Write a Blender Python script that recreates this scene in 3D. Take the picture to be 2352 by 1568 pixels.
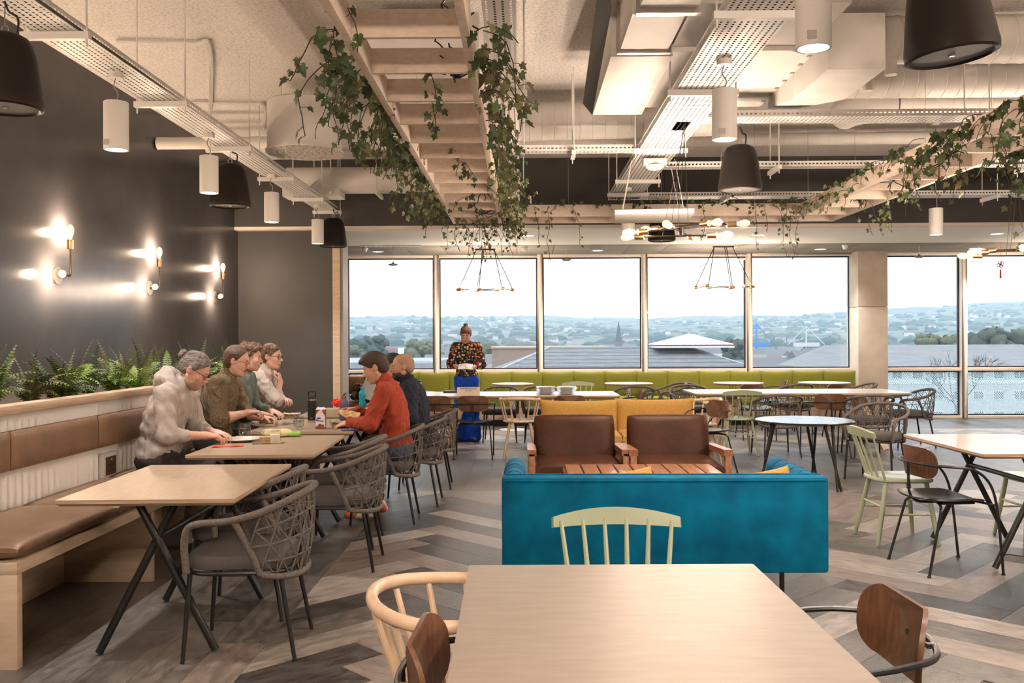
import bpy, bmesh, math, random
import numpy as np
from mathutils import Vector, Matrix, Quaternion
for o in list(bpy.data.objects): bpy.data.objects.remove(o)
SC = bpy.context.scene
COL = SC.collection
PI = math.pi
RND = random.Random(7)

# ------------------------------------------------------------------ camera
FPX, CX, HY = 2100.0, 1176.0, 778.0
YAW, ROLL, EYE = 0.0114, 0.0044, 1.45
cam = bpy.data.cameras.new('camera'); CAM = bpy.data.objects.new('camera', cam); COL.objects.link(CAM)
CAM.location = (0, 0, EYE); CAM.rotation_euler = (PI/2, ROLL, YAW)
cam.sensor_width = 36.0; cam.lens = 36.0*FPX/2352.0
cam.shift_y = -(784.0-HY)/2352.0
cam.clip_start = 0.05; cam.clip_end = 6000
SC.camera = CAM

# ------------------------------------------------------------------ sky, exposure
world = bpy.data.worlds.new('overcast_sky'); SC.world = world; world.use_nodes = True
bg = world.node_tree.nodes['Background']; bg.inputs[0].default_value = (0.80, 0.91, 1.0, 1); bg.inputs[1].default_value = 3.0
vs = SC.view_settings; vs.view_transform = 'Standard'; vs.look = 'None'; vs.gamma = 1.0; vs.use_curve_mapping = False
vs.exposure = 0.2
cy = SC.cycles
cy.use_denoising = True
cy.max_bounces = 6; cy.diffuse_bounces = 3; cy.glossy_bounces = 3; cy.transmission_bounces = 4
cy.transparent_max_bounces = 12; cy.volume_bounces = 0
cy.caustics_reflective = False; cy.caustics_refractive = False
cy.sample_clamp_indirect = 4.0; cy.sample_clamp_direct = 0.0
cy.use_light_tree = True
cy.use_adaptive_sampling = True; cy.adaptive_threshold = .2; cy.adaptive_min_samples = 16
# daylight comes in through the window bays: sampling portals over the glass
for (x0, x1) in ((-2.9, 6.1), (6.7, 12.0)):
    l = bpy.data.lights.new('window_portal', 'AREA'); l.shape = 'RECTANGLE'; l.size = x1-x0; l.size_y = 2.9
    l.cycles.is_portal = True
    o = bpy.data.objects.new('window_portal', l); COL.objects.link(o)
    o.location = ((x0+x1)/2, 16.75, 1.5); o.rotation_euler = (-PI/2, 0, 0)

def ray(px, py):
    u = (px-CX)/FPX; v = -(py-HY)/FPX
    c, s = math.cos(ROLL), math.sin(ROLL)
    x = u*c + v*s; z = -u*s + v*c
    c, s = math.cos(YAW), math.sin(YAW)
    return Vector((x*c - s, x*s + c, z))
def PY(px, py, Y):                       # the point seen at that pixel, at depth Y in the room
    r = ray(px, py); t = Y/r.y; return Vector((r.x*t, Y, EYE+r.z*t))
def PZ(px, py, Z):                       # ... at height Z
    r = ray(px, py); t = (Z-EYE)/r.z; return Vector((r.x*t, r.y*t, Z))
def PX(px, py, X):
    r = ray(px, py); t = X/r.x; return Vector((X, r.y*t, EYE+r.z*t))

# ------------------------------------------------------------------ mesh collecting
class MB:
    def __init__(s): s.v = []; s.f = []; s.mi = []; s.m = 0
    def add(s, vs, fs):
        b = len(s.v); s.v.extend([tuple(p) for p in vs])
        for f in fs: s.f.append([b+i for i in f]); s.mi.append(s.m)
        return s
    def xf(s, M, start=0):
        for i in range(start, len(s.v)): s.v[i] = tuple(M @ Vector(s.v[i]))
        return s
    def box(s, a, b, M=None):
        (x0, y0, z0), (x1, y1, z1) = a, b
        v = [(x0,y0,z0),(x1,y0,z0),(x1,y1,z0),(x0,y1,z0),(x0,y0,z1),(x1,y0,z1),(x1,y1,z1),(x0,y1,z1)]
        if M is not None: v = [M @ Vector(p) for p in v]
        return s.add(v, [(0,3,2,1),(4,5,6,7),(0,1,5,4),(1,2,6,5),(2,3,7,6),(3,0,4,7)])
    def cbox(s, c, d, M=None):
        return s.box([c[i]-d[i]/2 for i in range(3)], [c[i]+d[i]/2 for i in range(3)], M)
    def bar(s, p0, p1, w, h, up=(0,0,1)):           # rectangular bar between two points
        p0 = Vector(p0); p1 = Vector(p1); d = (p1-p0).normalized(); u = Vector(up)
        if abs(d.dot(u)) > .98: u = Vector((0,1,0))
        a = d.cross(u).normalized(); b = a.cross(d).normalized()
        q = [p+a*sx*w/2+b*sy*h/2 for p in (p0,p1) for sx,sy in ((-1,-1),(1,-1),(1,1),(-1,1))]
        return s.add(q, [(0,3,2,1),(4,5,6,7),(0,1,5,4),(1,2,6,5),(2,3,7,6),(3,0,4,7)])
    def cyl(s, p0, p1, r0, r1=None, n=12, caps=True):
        return s.tube([p0, p1], [r0, r0 if r1 is None else r1], n, caps=caps)
    def tube(s, path, r, n=8, closed=False, caps=True, flat=1.0, up=None):
        P = [Vector(p) for p in path]; m = len(P)
        R = [r]*m if not hasattr(r, '__len__') else list(r)
        T = []
        for i in range(m):
            if closed: t = P[(i+1) % m]-P[i-1]
            else: t = P[min(i+1,m-1)]-P[max(i-1,0)]
            T.append(t.normalized() if t.length > 1e-9 else Vector((0,0,1)))
        u = Vector(up) if up else (Vector((0,0,1)) if abs(T[0].z) < .9 else Vector((1,0,0)))
        a = (u - T[0]*u.dot(T[0])).normalized()
        vv = []
        for i in range(m):
            if i:
                ax = T[i-1].cross(T[i])
                if ax.length > 1e-7:
                    a = Quaternion(ax.normalized(), T[i-1].angle(T[i])) @ a
                a = (a - T[i]*a.dot(T[i])).normalized()
            b = T[i].cross(a)
            for k in range(n):
                an = 2*PI*k/n
                vv.append(P[i]+a*(math.cos(an)*R[i])+b*(math.sin(an)*R[i]*flat))
        ff = []
        for i in range(m if closed else m-1):
            j = (i+1) % m
            for k in range(n):
                k2 = (k+1) % n
                ff.append((i*n+k, i*n+k2, j*n+k2, j*n+k))
        if caps and not closed:
            ff.append(tuple(range(n-1,-1,-1))); ff.append(tuple((m-1)*n+k for k in range(n)))
        return s.add(vv, ff)
    def lathe(s, prof, n=24, c=(0,0,0), M=None, caps=True):   # prof: (r, z)
        vv = []; m = len(prof)
        for (r, z) in prof:
            for k in range(n):
                a = 2*PI*k/n; vv.append((c[0]+r*math.cos(a), c[1]+r*math.sin(a), c[2]+z))
        if M is not None: vv = [M @ Vector(p) for p in vv]
        ff = [(i*n+k, i*n+(k+1)%n, (i+1)*n+(k+1)%n, (i+1)*n+k) for i in range(m-1) for k in range(n)]
        if caps:
            if prof[0][0] > 1e-5: ff.append(tuple(range(n-1,-1,-1)))
            if prof[-1][0] > 1e-5: ff.append(tuple((m-1)*n+k for k in range(n)))
        return s.add(vv, ff)
    def prism(s, poly, z0, z1, M=None):
        n = len(poly); v = [(x,y,z0) for x,y in poly]+[(x,y,z1) for x,y in poly]
        if M is not None: v = [M @ Vector(p) for p in v]
        return s.add(v, [tuple(range(n-1,-1,-1)), tuple(range(n,2*n))]+[(i,(i+1)%n,n+(i+1)%n,n+i) for i in range(n)])
    def sheet(s, rows):                                       # grid of points
        m, n = len(rows), len(rows[0])
        return s.add([p for r in rows for p in r], [(i*n+k, i*n+k+1, (i+1)*n+k+1, (i+1)*n+k) for i in range(m-1) for k in range(n-1)])
    def shell(s, rows, t):                                    # thick sheet: offset along its normals
        m, n = len(rows), len(rows[0]); P = [[Vector(p) for p in r] for r in rows]
        off = []
        for i in range(m):
            for k in range(n):
                du = P[min(i+1,m-1)][k]-P[max(i-1,0)][k]; dv = P[i][min(k+1,n-1)]-P[i][max(k-1,0)]
                nn = du.cross(dv); nn = nn.normalized() if nn.length > 1e-9 else Vector((0,0,1))
                off.append(P[i][k]+nn*t)
        v = [p for r in P for p in r]+off; N = m*n; f = []
        for i in range(m-1):
            for k in range(n-1):
                q = (i*n+k, i*n+k+1, (i+1)*n+k+1, (i+1)*n+k); f.append(q[::-1]); f.append(tuple(N+j for j in q))
        b = [k for k in range(n)]+[i*n+n-1 for i in range(1,m)]+[(m-1)*n+k for k in range(n-2,-1,-1)]+[i*n for i in range(m-2,0,-1)]
        for i in range(len(b)): f.append((b[i], b[(i+1)%len(b)], N+b[(i+1)%len(b)], N+b[i]))
        return s.add(v, f)
    def ball(s, c, r, nu=12, nv=8, M=None):
        r = (r,r,r) if not hasattr(r,'__len__') else r
        prof = [(math.sin(PI*i/nv), -math.cos(PI*i/nv)) for i in range(nv+1)]
        st = len(s.v); s.lathe([(max(p,1e-4),z) for p,z in prof], nu, caps=False)
        for i in range(st, len(s.v)):
            p = Vector((s.v[i][0]*r[0], s.v[i][1]*r[1], s.v[i][2]*r[2]))
            if M is not None: p = M @ p
            s.v[i] = tuple(p+Vector(c))
        return s
    def mesh(s, name, mats, smooth=False, bevel=0, ang=40):
        me = bpy.data.meshes.new(name); me.from_pydata(s.v, [], s.f); me.update()
        for m in (mats if isinstance(mats, (list,tuple)) else [mats]): me.materials.append(m)
        if any(s.mi): me.polygons.foreach_set('material_index', s.mi)
        if bevel:
            bm = bmesh.new(); bm.from_mesh(me); bmesh.ops.remove_doubles(bm, verts=bm.verts, dist=1e-6)
            ed = [e for e in bm.edges if len(e.link_faces) == 2 and e.calc_face_angle(0) > math.radians(35)]
            bmesh.ops.bevel(bm, geom=ed, offset=bevel, segments=2, affect='EDGES', profile=.5, clamp_overlap=True)
            bm.to_mesh(me); bm.free(); smooth = True
        if smooth:
            me.polygons.foreach_set('use_smooth', [True]*len(me.polygons))
            try: me.set_sharp_from_angle(angle=math.radians(ang))
            except Exception: pass
        return me
    def build(s, name, mats, parent=None, smooth=False, bevel=0, ang=40, kind=None, label=None):
        return mk(name, s.mesh(name, mats, smooth, bevel, ang), parent, kind, label)

def mk(name, me, parent=None, kind=None, label=None):
    o = bpy.data.objects.new(name, me); COL.objects.link(o)
    if parent is not None: o.parent = parent
    if kind: o['kind'] = kind
    if label: o['label'] = label
    return o
def empty(name, loc=(0,0,0), rz=0.0):
    o = bpy.data.objects.new(name, None); COL.objects.link(o); o.location = loc; o.rotation_euler = (0,0,rz)
    o.empty_display_size = .1
    return o
def tag(o, label, cat, group=None):
    o['label'] = label; o['category'] = cat
    if group: o['group'] = group
    return o
def thing(name, label, cat, loc=(0,0,0), rz=0.0, group=None):
    return tag(empty(name, loc, rz), label, cat, group)
def struct(o): o['kind'] = 'structure'; return o
KIDS = {}
def dup(root, loc, rz, label, group=None):
    r = root.copy(); COL.objects.link(r); r.location = loc; r.rotation_euler = (0,0,rz)
    r['label'] = label
    if group: r['group'] = group
    for ch in KIDS.setdefault(root.name, [c for c in root.children]):
        c = ch.copy(); COL.objects.link(c); c.parent = r
        for g in KIDS.setdefault(ch.name, [c2 for c2 in ch.children]):
            d = g.copy(); COL.objects.link(d); d.parent = c
    return r
def RotZ(a): return Matrix.Rotation(a, 4, 'Z')
def Tr(*a): return Matrix.Translation(Vector(a))
def arc(c, r, a0, a1, n, z=0.0):
    return [(c[0]+r*math.cos(a0+(a1-a0)*i/n), c[1]+r*math.sin(a0+(a1-a0)*i/n), z) for i in range(n+1)]
def smoothpath(pts, n=6):                 # Catmull-Rom
    P = [Vector(p) for p in pts]; out = []
    for i in range(len(P)-1):
        p0, p1, p2, p3 = P[max(i-1,0)], P[i], P[i+1], P[min(i+2,len(P)-1)]
        for k in range(n):
            t = k/n
            out.append(.5*((2*p1)+(p2-p0)*t+(2*p0-5*p1+4*p2-p3)*t*t+(3*p1-p0-3*p2+p3)*t**3))
    out.append(P[-1]); return out
def rrect(w, h, r, n=4, cx=0, cy=0):      # rounded rectangle outline
    out = []
    for (sx, sy, a) in ((1,1,0),(-1,1,PI/2),(-1,-1,PI),(1,-1,3*PI/2)):
        for i in range(n+1):
            t = a+PI/2*i/n; out.append((cx+sx*(w/2-r)+r*math.cos(t), cy+sy*(h/2-r)+r*math.sin(t)))
    return out
def cushion(w, d, h, seg=12, puff=.5, pinch=0.0, rnd=0.0):   # soft pillow centred at origin, in z
    rows_t, rows_b = [], []
    for i in range(seg+1):
        u = math.sin(PI/2*(-1+2*i/seg)); u = .65*u+.35*math.sin(PI/2*u); rt = []; rb = []
        for k in range(seg+1):
            v = math.sin(PI/2*(-1+2*k/seg)); v = .65*v+.35*math.sin(PI/2*v)
            e = ((1-u**6)*(1-v**6))
            e = max(e, 0)**puff
            cr = 1+pinch*(abs(u*v)**3) - .03*(1-abs(u))*abs(v)**4*(pinch > 0)
            cr *= 1-rnd*(abs(u*v)**4)
            x, y = u*w/2*cr, v*d/2*cr
            rt.append((x, y, h/2*e)); rb.append((x, y, -h/2*e))
        rows_t.append(rt); rows_b.append(rb)
    m = MB(); m.sheet([r[::-1] for r in rows_t]); m.sheet(rows_b); return m

# ------------------------------------------------------------------ materials
def _n(nt, t, **kw):
    n = nt.nodes.new(t)
    for k, v in kw.items(): setattr(n, k, v)
    return n
def mat(name, c1, c2=None, rough=.5, metal=0.0, scale=8.0, stretch=(1,1,1), detail=4.0, lo=.35, hi=.65, bump=0.0, bscale=None,
        bstretch=None, coord='Object', spec=.5, sheen=0.0, coat=0.0, trans=0.0, emit=None, estr=0.0, rnd=0.0, rvar=0.0, sss=0.0, dist=0.0):
    m = bpy.data.materials.new(name); m.use_nodes = True; nt = m.node_tree; L = nt.links.new
    b = nt.nodes['Principled BSDF']; I = b.inputs
    I['Base Color'].default_value = (*c1, 1); I['Roughness'].default_value = rough; I['Metallic'].default_value = metal
    I['Specular IOR Level'].default_value = spec; I['Coat Weight'].default_value = coat
    I['Sheen Weight'].default_value = sheen
    if sheen: I['Sheen Roughness'].default_value = .4
    if trans: I['Transmission Weight'].default_value = trans
    if sss: I['Subsurface Weight'].default_value = sss; I['Subsurface Radius'].default_value = (.02,.008,.004)
    if emit: I['Emission Color'].default_value = (*emit, 1); I['Emission Strength'].default_value = estr
    tc = None
    def vec(st, add=True):
        nonlocal tc
        if tc is None: tc = _n(nt, 'ShaderNodeTexCoord')
        mp = _n(nt, 'ShaderNodeMapping'); mp.inputs['Scale'].default_value = st
        L(tc.outputs[coord], mp.inputs[0]); out = mp.outputs[0]
        if rnd:
            oi = _n(nt, 'ShaderNodeObjectInfo'); ad = _n(nt, 'ShaderNodeVectorMath', operation='ADD')
            ml = _n(nt, 'ShaderNodeMath', operation='MULTIPLY'); ml.inputs[1].default_value = 37.0
            L(oi.outputs['Random'], ml.inputs[0]); L(out, ad.inputs[0]); L(ml.outputs[0], ad.inputs[1]); out = ad.outputs[0]
        return out
    if c2 is not None:
        nz = _n(nt, 'ShaderNodeTexNoise'); nz.inputs['Scale'].default_value = scale; nz.inputs['Detail'].default_value = detail
        nz.inputs['Distortion'].default_value = dist
        L(vec(stretch), nz.inputs['Vector'])
        cr = _n(nt, 'ShaderNodeValToRGB'); cr.color_ramp.elements[0].position = lo; cr.color_ramp.elements[1].position = hi
        cr.color_ramp.elements[0].color = (*c1,1); cr.color_ramp.elements[1].color = (*c2,1)
        L(nz.outputs['Fac'], cr.inputs[0]); out = cr.outputs[0]
        if rnd:
            oi = _n(nt, 'ShaderNodeObjectInfo'); hs = _n(nt, 'ShaderNodeHueSaturation')
            mr = _n(nt, 'ShaderNodeMapRange'); mr.inputs['To Min'].default_value = 1-rnd; mr.inputs['To Max'].default_value = 1+rnd
            L(oi.outputs['Random'], mr.inputs['Value']); L(mr.outputs[0], hs.inputs['Value']); L(out, hs.inputs['Color']); out = hs.outputs[0]
        L(out, I['Base Color'])
        if rvar:
            mr = _n(nt, 'ShaderNodeMapRange'); mr.inputs['To Min'].default_value = rough-rvar; mr.inputs['To Max'].default_value = rough+rvar
            L(nz.outputs['Fac'], mr.inputs['Value']); L(mr.outputs[0], I['Roughness'])
    if bump:
        nb = _n(nt, 'ShaderNodeTexNoise'); nb.inputs['Scale'].default_value = bscale or scale; nb.inputs['Detail'].default_value = 3
        L(vec(bstretch or stretch), nb.inputs['Vector'])
        bp = _n(nt, 'ShaderNodeBump'); bp.inputs['Strength'].default_value = min(bump,1.0); bp.inputs['Distance'].default_value = .02*max(bump,1)
        L(nb.outputs['Fac'], bp.inputs['Height']); L(bp.outputs[0], I['Normal'])
    return m
def emat(name, col, s):
    m = bpy.data.materials.new(name); m.use_nodes = True; nt = m.node_tree
    nt.nodes.remove(nt.nodes['Principled BSDF']); e = _n(nt, 'ShaderNodeEmission')
    e.inputs[0].default_value = (*col,1); e.inputs[1].default_value = s
    nt.links.new(e.outputs[0], nt.nodes['Material Output'].inputs[0]); return m
def glassmat(name, tint=(.95,.98,1), rough=0.0, k=1.0, emit=None, estr=0):   # clear pane: see-through plus a fresnel mirror
    m = bpy.data.materials.new(name); m.use_nodes = True; nt = m.node_tree; L = nt.links.new
    nt.nodes.remove(nt.nodes['Principled BSDF'])
    t = _n(nt, 'ShaderNodeBsdfTransparent'); t.inputs[0].default_value = (*tint,1)
    g = _n(nt, 'ShaderNodeBsdfGlossy'); g.inputs['Roughness'].default_value = rough
    fr = _n(nt, 'ShaderNodeLayerWeight'); fr.inputs[0].default_value = .5
    pw = _n(nt, 'ShaderNodeMath', operation='POWER'); pw.inputs[1].default_value = 5.0; L(fr.outputs['Facing'], pw.inputs[0])
    ml = _n(nt, 'ShaderNodeMath', operation='MULTIPLY_ADD'); ml.inputs[1].default_value = .8; ml.inputs[2].default_value = .045*k
    mx = _n(nt, 'ShaderNodeMixShader'); L(pw.outputs[0], ml.inputs[0]); L(ml.outputs[0], mx.inputs[0]); L(t.outputs[0], mx.inputs[1]); L(g.outputs[0], mx.inputs[2])
    out = mx.outputs[0]
    if emit:
        e = _n(nt, 'ShaderNodeEmission'); e.inputs[0].default_value = (*emit,1); e.inputs[1].default_value = estr
        ad = _n(nt, 'ShaderNodeAddShader'); L(out, ad.inputs[0]); L(e.outputs[0], ad.inputs[1]); out = ad.outputs[0]
    L(out, nt.nodes['Material Output'].inputs[0]); return m

WALL = mat('charcoal_wall_paint', (.074,.072,.077), (.083,.081,.085), rough=.17, scale=3, spec=.18)
BULK = mat('charcoal_bulkhead_paint', (.052,.050,.050), (.060,.057,.056), rough=.6, scale=3)
FOAM = mat('sprayed_ceiling', (.72,.66,.615), (.93,.875,.83), rough=.9, scale=40, detail=8, lo=.28, hi=.55, bump=1.0, bscale=55)
WHT = mat('white_powder_coat', (.74,.71,.68), rough=.42, spec=.4)
WHTD = mat('white_duct_paint', (.70,.66,.62), (.78,.74,.70), rough=.55, scale=2.5)
PLAS = mat('white_plasterboard', (.78,.75,.71), (.80,.77,.73), rough=.75, scale=2)
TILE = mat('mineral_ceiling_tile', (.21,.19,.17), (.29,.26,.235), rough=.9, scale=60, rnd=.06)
ALU = mat('window_frame_paint', (.78,.68,.60), rough=.4, metal=.0)
GASK = mat('black_gasket', (.01,.01,.012), rough=.5)
CONC = mat('cast_concrete', (.52,.43,.35), (.62,.53,.44), rough=.75, scale=3.5, detail=9, bump=.12, bscale=40)
BLK = mat('black_powder_coat', (.012,.012,.013), rough=.38)
OAK = mat('oak_veneer', (.27,.192,.122), (.335,.250,.170), rough=.45, scale=5, stretch=(26,1.6,3), detail=6, lo=.3, hi=.7, rnd=.03)
BIRCH = mat('birch_veneer', (.24,.186,.145), (.268,.215,.17), rough=.42, scale=4, stretch=(1.5,9,3), detail=5)
PLY = mat('plywood_edge', (.33,.225,.145), (.50,.365,.26), rough=.6, scale=3, stretch=(1.2,1.2,160), detail=1, lo=.42, hi=.58)
PINE = mat('pale_plywood', (.48,.355,.25), (.57,.44,.325), rough=.55, scale=3, stretch=(2,2,12), detail=6, rnd=.04)
PERG = mat('pergola_timber', (.60,.485,.40), (.68,.565,.475), rough=.6, scale=4, stretch=(6,6,14), detail=6, rnd=.05)
WAL = mat('walnut_veneer', (.085,.034,.017), (.17,.075,.038), rough=.38, scale=6, stretch=(14,14,1.2), detail=6, lo=.3, hi=.7, coat=.25)
ASH = mat('natural_ash', (.60,.42,.28), (.70,.52,.37), rough=.42, scale=5, stretch=(5,5,1.5))
GREENP = mat('sage_green_lacquer', (.37,.42,.29), rough=.33, coat=.2)
ROPE = mat('taupe_rope', (.095,.080,.071), (.155,.134,.12), rough=.85, scale=90, bump=.08, bscale=220)
CHARF = mat('charcoal_fabric', (.06,.053,.051), (.11,.098,.094), rough=.95, scale=300, bump=.25, bscale=500)
LEATH = mat('tan_leather', (.150,.084,.044), (.20,.114,.063), rough=.4, scale=5, bump=.1, bscale=60)
BROWN = mat('dark_brown_leather', (.040,.013,.006), (.066,.023,.011), spec=.25, rough=.45, scale=4, bump=.16, bscale=14)
TEAK = mat('teak_slats', (.26,.105,.05), (.40,.185,.095), rough=.4, scale=6, stretch=(14,1.4,6), detail=7, rnd=.06, coat=.2)
TEAL = mat('teal_velvet', (.0,.072,.150), (.0,.145,.265), rough=.8, scale=5, detail=7, lo=.32, hi=.68, spec=.12)
YELL = mat('mustard_fabric', (.40,.215,.045), (.50,.29,.075), rough=.9, scale=120, stretch=(1,1,.3), bump=.15, bscale=300)
LIME = mat('olive_green_fabric', (.165,.165,.012), (.22,.22,.025), rough=.9, scale=150, bump=.15, bscale=300)
BRASS = mat('brushed_brass', (.55,.33,.16), rough=.32, metal=1.0)
BRONZ = mat('dark_bronze', (.045,.03,.022), rough=.35, metal=.6)
SPK = mat('speaker_shell', (.012,.0085,.007), rough=.5, spec=.2)
GRIL = mat('speaker_grille', (.05,.045,.042), (.08,.07,.066), rough=.6, scale=400)
LENS = emat('lamp_lens', (1.0,.93,.84), 9.0)
FIL = emat('bulb_filament', (1.0,.76,.48), 70.0)
BULB = glassmat('bulb_glass', (1.0,.92,.80), 0.02, 1.3, (1.0,.74,.44), .45)
PANE = glassmat('window_glass', (.97,.985,1.0), 0.0, 1.0)
CLEAR = glassmat('drinking_glass', (.96,.97,.97), 0.02, 2.2)
WATER = glassmat('water', (.88,.92,.93), 0.02, 1.6)
STEEL = mat('steel', (.55,.52,.5), rough=.3, metal=1.0)
LAM = mat('white_laminate', (.78,.76,.74), rough=.22)
PORC = mat('white_porcelain', (.80,.79,.77), rough=.15)
REDP = mat('red_paper', (.75,.045,.02), rough=.75)
# ================================================================== room shell
XW, ZC, YB, YW, ZL = -3.915, 3.90, 12.4, 16.5, 2.96
XR, YBK = 12.0, -4.0
def sbox(name, a, b, m, parent=None, bevel=0):
    o = MB().box(a, b).build(name, m, parent, bevel=bevel)
    if parent is None: struct(o)
    return o
sbox('ceiling', (XW-.2, YBK, ZC), (XR, YB, ZC+.2), FOAM)
sbox('wall_left', (XW-.2, YBK, -.05), (XW, YW+.1, ZC), WALL)
sbox('wall_right', (XR, YBK, -.05), (XR+.2, YW+.1, ZC), mat('right_wall_paint', (.55,.50,.45), rough=.8))
sbox('wall_back', (XW, YBK-.2, -.05), (XR, YBK, ZC), mat('back_wall_paint', (.50,.45,.40), rough=.8))
# bulkhead over the window bay, lower ceiling, jamb panel
sbox('wall_bulkhead', (XW, YB, ZL+.03), (XR, YB+.16, ZC+.2), BULK)
sbox('trim_1', (XW, YB-.008, ZL-.012), (XR, YB+.16, ZL+.03), mat('warm_white_trim', (.72,.62,.54), rough=.5))
xj0 = PY(765, 700, 12.56).x; xj1 = xj0+.10
sbox('wall_panel', (XW, YB+.16, -.05), (xj0, YB+.30, ZL), BULK)
sbox('trim_2', (xj0, YB+.13, 0), (xj1, YB+.42, ZL-.012), PINE)
sbox('trim_3', (xj1, YB+.18, 0), (xj1+.035, YB+.55, ZL-.012), mat('grey_door_edge', (.30,.27,.25), rough=.5))
lo = struct(MB().box((XW, YB+.05, ZL), (XR, 14.72, ZL+.15)).build('ceiling_lower', PLAS))
tg = struct(MB().box((XW, 14.72, ZL+.012), (XR, YW+.1, ZL+.15)).build('ceiling_grid', mat('tile_gap', (.05,.045,.04), rough=.9)))
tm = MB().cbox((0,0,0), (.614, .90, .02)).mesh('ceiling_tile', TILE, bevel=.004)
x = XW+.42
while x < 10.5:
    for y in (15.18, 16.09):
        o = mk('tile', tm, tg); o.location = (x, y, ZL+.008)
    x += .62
# window-side columns of bare concrete
def column(name, x0, x1, y0, y1):
    c = struct(MB().box((x0,y0,0), (x1,y1,1.98)).build(name, CONC, bevel=.012))
    MB().box((x0,y0,1.984), (x1,y1,ZL)).build('upper_pour', CONC, c, bevel=.012)
    return c
column('column_right', 5.87, 6.39, 16.05, 16.62)
column('column_left', -3.78, -3.20, 16.02, 16.62)
# ------------------------------------------------------------------ windows
def fritmat():
    m = bpy.data.materials.new('dotted_frit_glass'); m.use_nodes = True; nt = m.node_tree; L = nt.links.new
    b = nt.nodes['Principled BSDF']; b.inputs['Base Color'].default_value = (.55,.60,.62,1); b.inputs['Roughness'].default_value = .5
    tc = _n(nt, 'ShaderNodeTexCoord'); sp = _n(nt, 'ShaderNodeSeparateXYZ'); L(tc.outputs['Object'], sp.inputs[0])
    def M2(op, a, c=None):
        n = _n(nt, 'ShaderNodeMath', operation=op)
        for i, q in enumerate((a, c)):
            if q is None: continue
            if isinstance(q, (int,float)): n.inputs[i].default_value = q
            else: L(q, n.inputs[i])
        return n.outputs[0]
    P = .040
    def dots(ox, oz):
        u = M2('SUBTRACT', M2('FRACT', M2('ADD', M2('DIVIDE', sp.outputs['X'], P), 100+ox)), .5)
        v = M2('MULTIPLY', M2('SUBTRACT', M2('FRACT', M2('ADD', M2('DIVIDE', sp.outputs['Z'], P*1.2), 100+oz)), .5), 1.2)
        return M2('ADD', M2('MULTIPLY', u, u), M2('MULTIPLY', v, v))
    d = M2('MINIMUM', dots(0,0), dots(.5,.5))
    fac = M2('GREATER_THAN', d, .085)
    t = _n(nt, 'ShaderNodeBsdfTransparent'); t.inputs[0].default_value = (.9,.95,.97,1)
    mx = _n(nt, 'ShaderNodeMixShader'); L(fac, mx.inputs[0]); L(t.outputs[0], mx.inputs[1]); L(b.outputs[0], mx.inputs[2])
    tl = _n(nt, 'ShaderNodeBsdfTranslucent'); tl.inputs[0].default_value = (.62,.72,.78,1); m2 = _n(nt, 'ShaderNodeMixShader'); m2.inputs[0].default_value = .6; L(b.outputs[0], m2.inputs[1]); L(tl.outputs[0], m2.inputs[2]); L(m2.outputs[0], mx.inputs[2])
    L(mx.outputs[0], nt.nodes['Material Output'].inputs[0]); return m
FRIT = fritmat()
ZT0, ZT1 = .845, .905
def window(n, x0, x1):
    w = struct(empty('window_%d' % n, ((x0+x1)/2, YW, 0)))
    h = (x1-x0)/2; f = MB()
    f.box((-h,-.12,0), (-h+.05,.06,ZL)); f.box((h-.05,-.12,0), (h,.06,ZL))
    f.box((-h+.05,-.12,ZL-.05), (h-.05,.06,ZL)); f.box((-h+.05,-.12,ZT0), (h-.05,.06,ZT1)); f.box((-h+.05,-.12,0), (h-.05,.06,.045))
    f.build('window_frame', ALU, w, bevel=.003)
    for (z0, z1) in ((ZT1, ZL-.05), (.045, ZT0)):
        g = MB(); t = .022
        g.box((-h+.05,-.015,z0), (-h+.05+t,.03,z1)); g.box((h-.05-t,-.015,z0), (h-.05,.03,z1))
        g.box((-h+.05+t,-.015,z0), (h-.05-t,.03,z0+t)); g.box((-h+.05+t,-.015,z1-t), (h-.05-t,.03,z1))
        g.build('gasket', GASK, w)
        MB().box((-h+.06,.0,z0+.01), (h-.06,.012,z1-.01)).build('pane' if z1 > 1.2 else 'dotted_pane', PANE if z1 > 1.2 else FRIT, w)
    return w
xs = [-3.20, -1.545, .32, 2.19, 4.06, 5.93]
for i in range(5): window(i+1, xs[i], xs[i+1])
xs = [6.12, 7.88, 9.75, 11.62]
for i in range(3): window(i+6, xs[i], xs[i+1])
# ------------------------------------------------------------------ floor of vinyl planks
FB = mat('floor_bed', (.07,.062,.056), rough=.6)
floor = struct(MB().box((XW-.1, YBK, -.08), (XR, YW+.1, -.0045)).build('floor', FB))
def plank(name, a, b):
    m = mat(name, a, b, rough=.36, scale=16, stretch=(.55,1.6,1), detail=11, lo=.33, hi=.67, rnd=.10, coord='Object', rvar=.14, bump=.26, bscale=90, bstretch=(.6,2.2,1), spec=.5)
    return m
PK = [plank('vinyl_plank_light', (.21,.178,.153), (.38,.33,.29)), plank('vinyl_plank_pinkish', (.145,.115,.098), (.26,.212,.184)),
      plank('vinyl_plank_mid', (.072,.063,.056), (.165,.146,.131)), plank('vinyl_plank_dark', (.030,.027,.025), (.078,.070,.065))]
PW, PL, PT, GAP = .229, .916, .0045, .0009
def clip(poly, box):
    x0,x1,y0,y1 = box
    for (ax, val, sg) in ((0,x0,1),(0,x1,-1),(1,y0,1),(1,y1,-1)):
        out = []
        for i in range(len(poly)):
            p, q = poly[i], poly[(i+1)%len(poly)]
            a, b = (p[ax]-val)*sg, (q[ax]-val)*sg
            if a >= 0: out.append(p)
            if a*b < 0:
                t = a/(a-b); out.append((p[0]+(q[0]-p[0])*t, p[1]+(q[1]-p[1])*t))
        poly = out
        if len(poly) < 3: return []
    return poly
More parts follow.
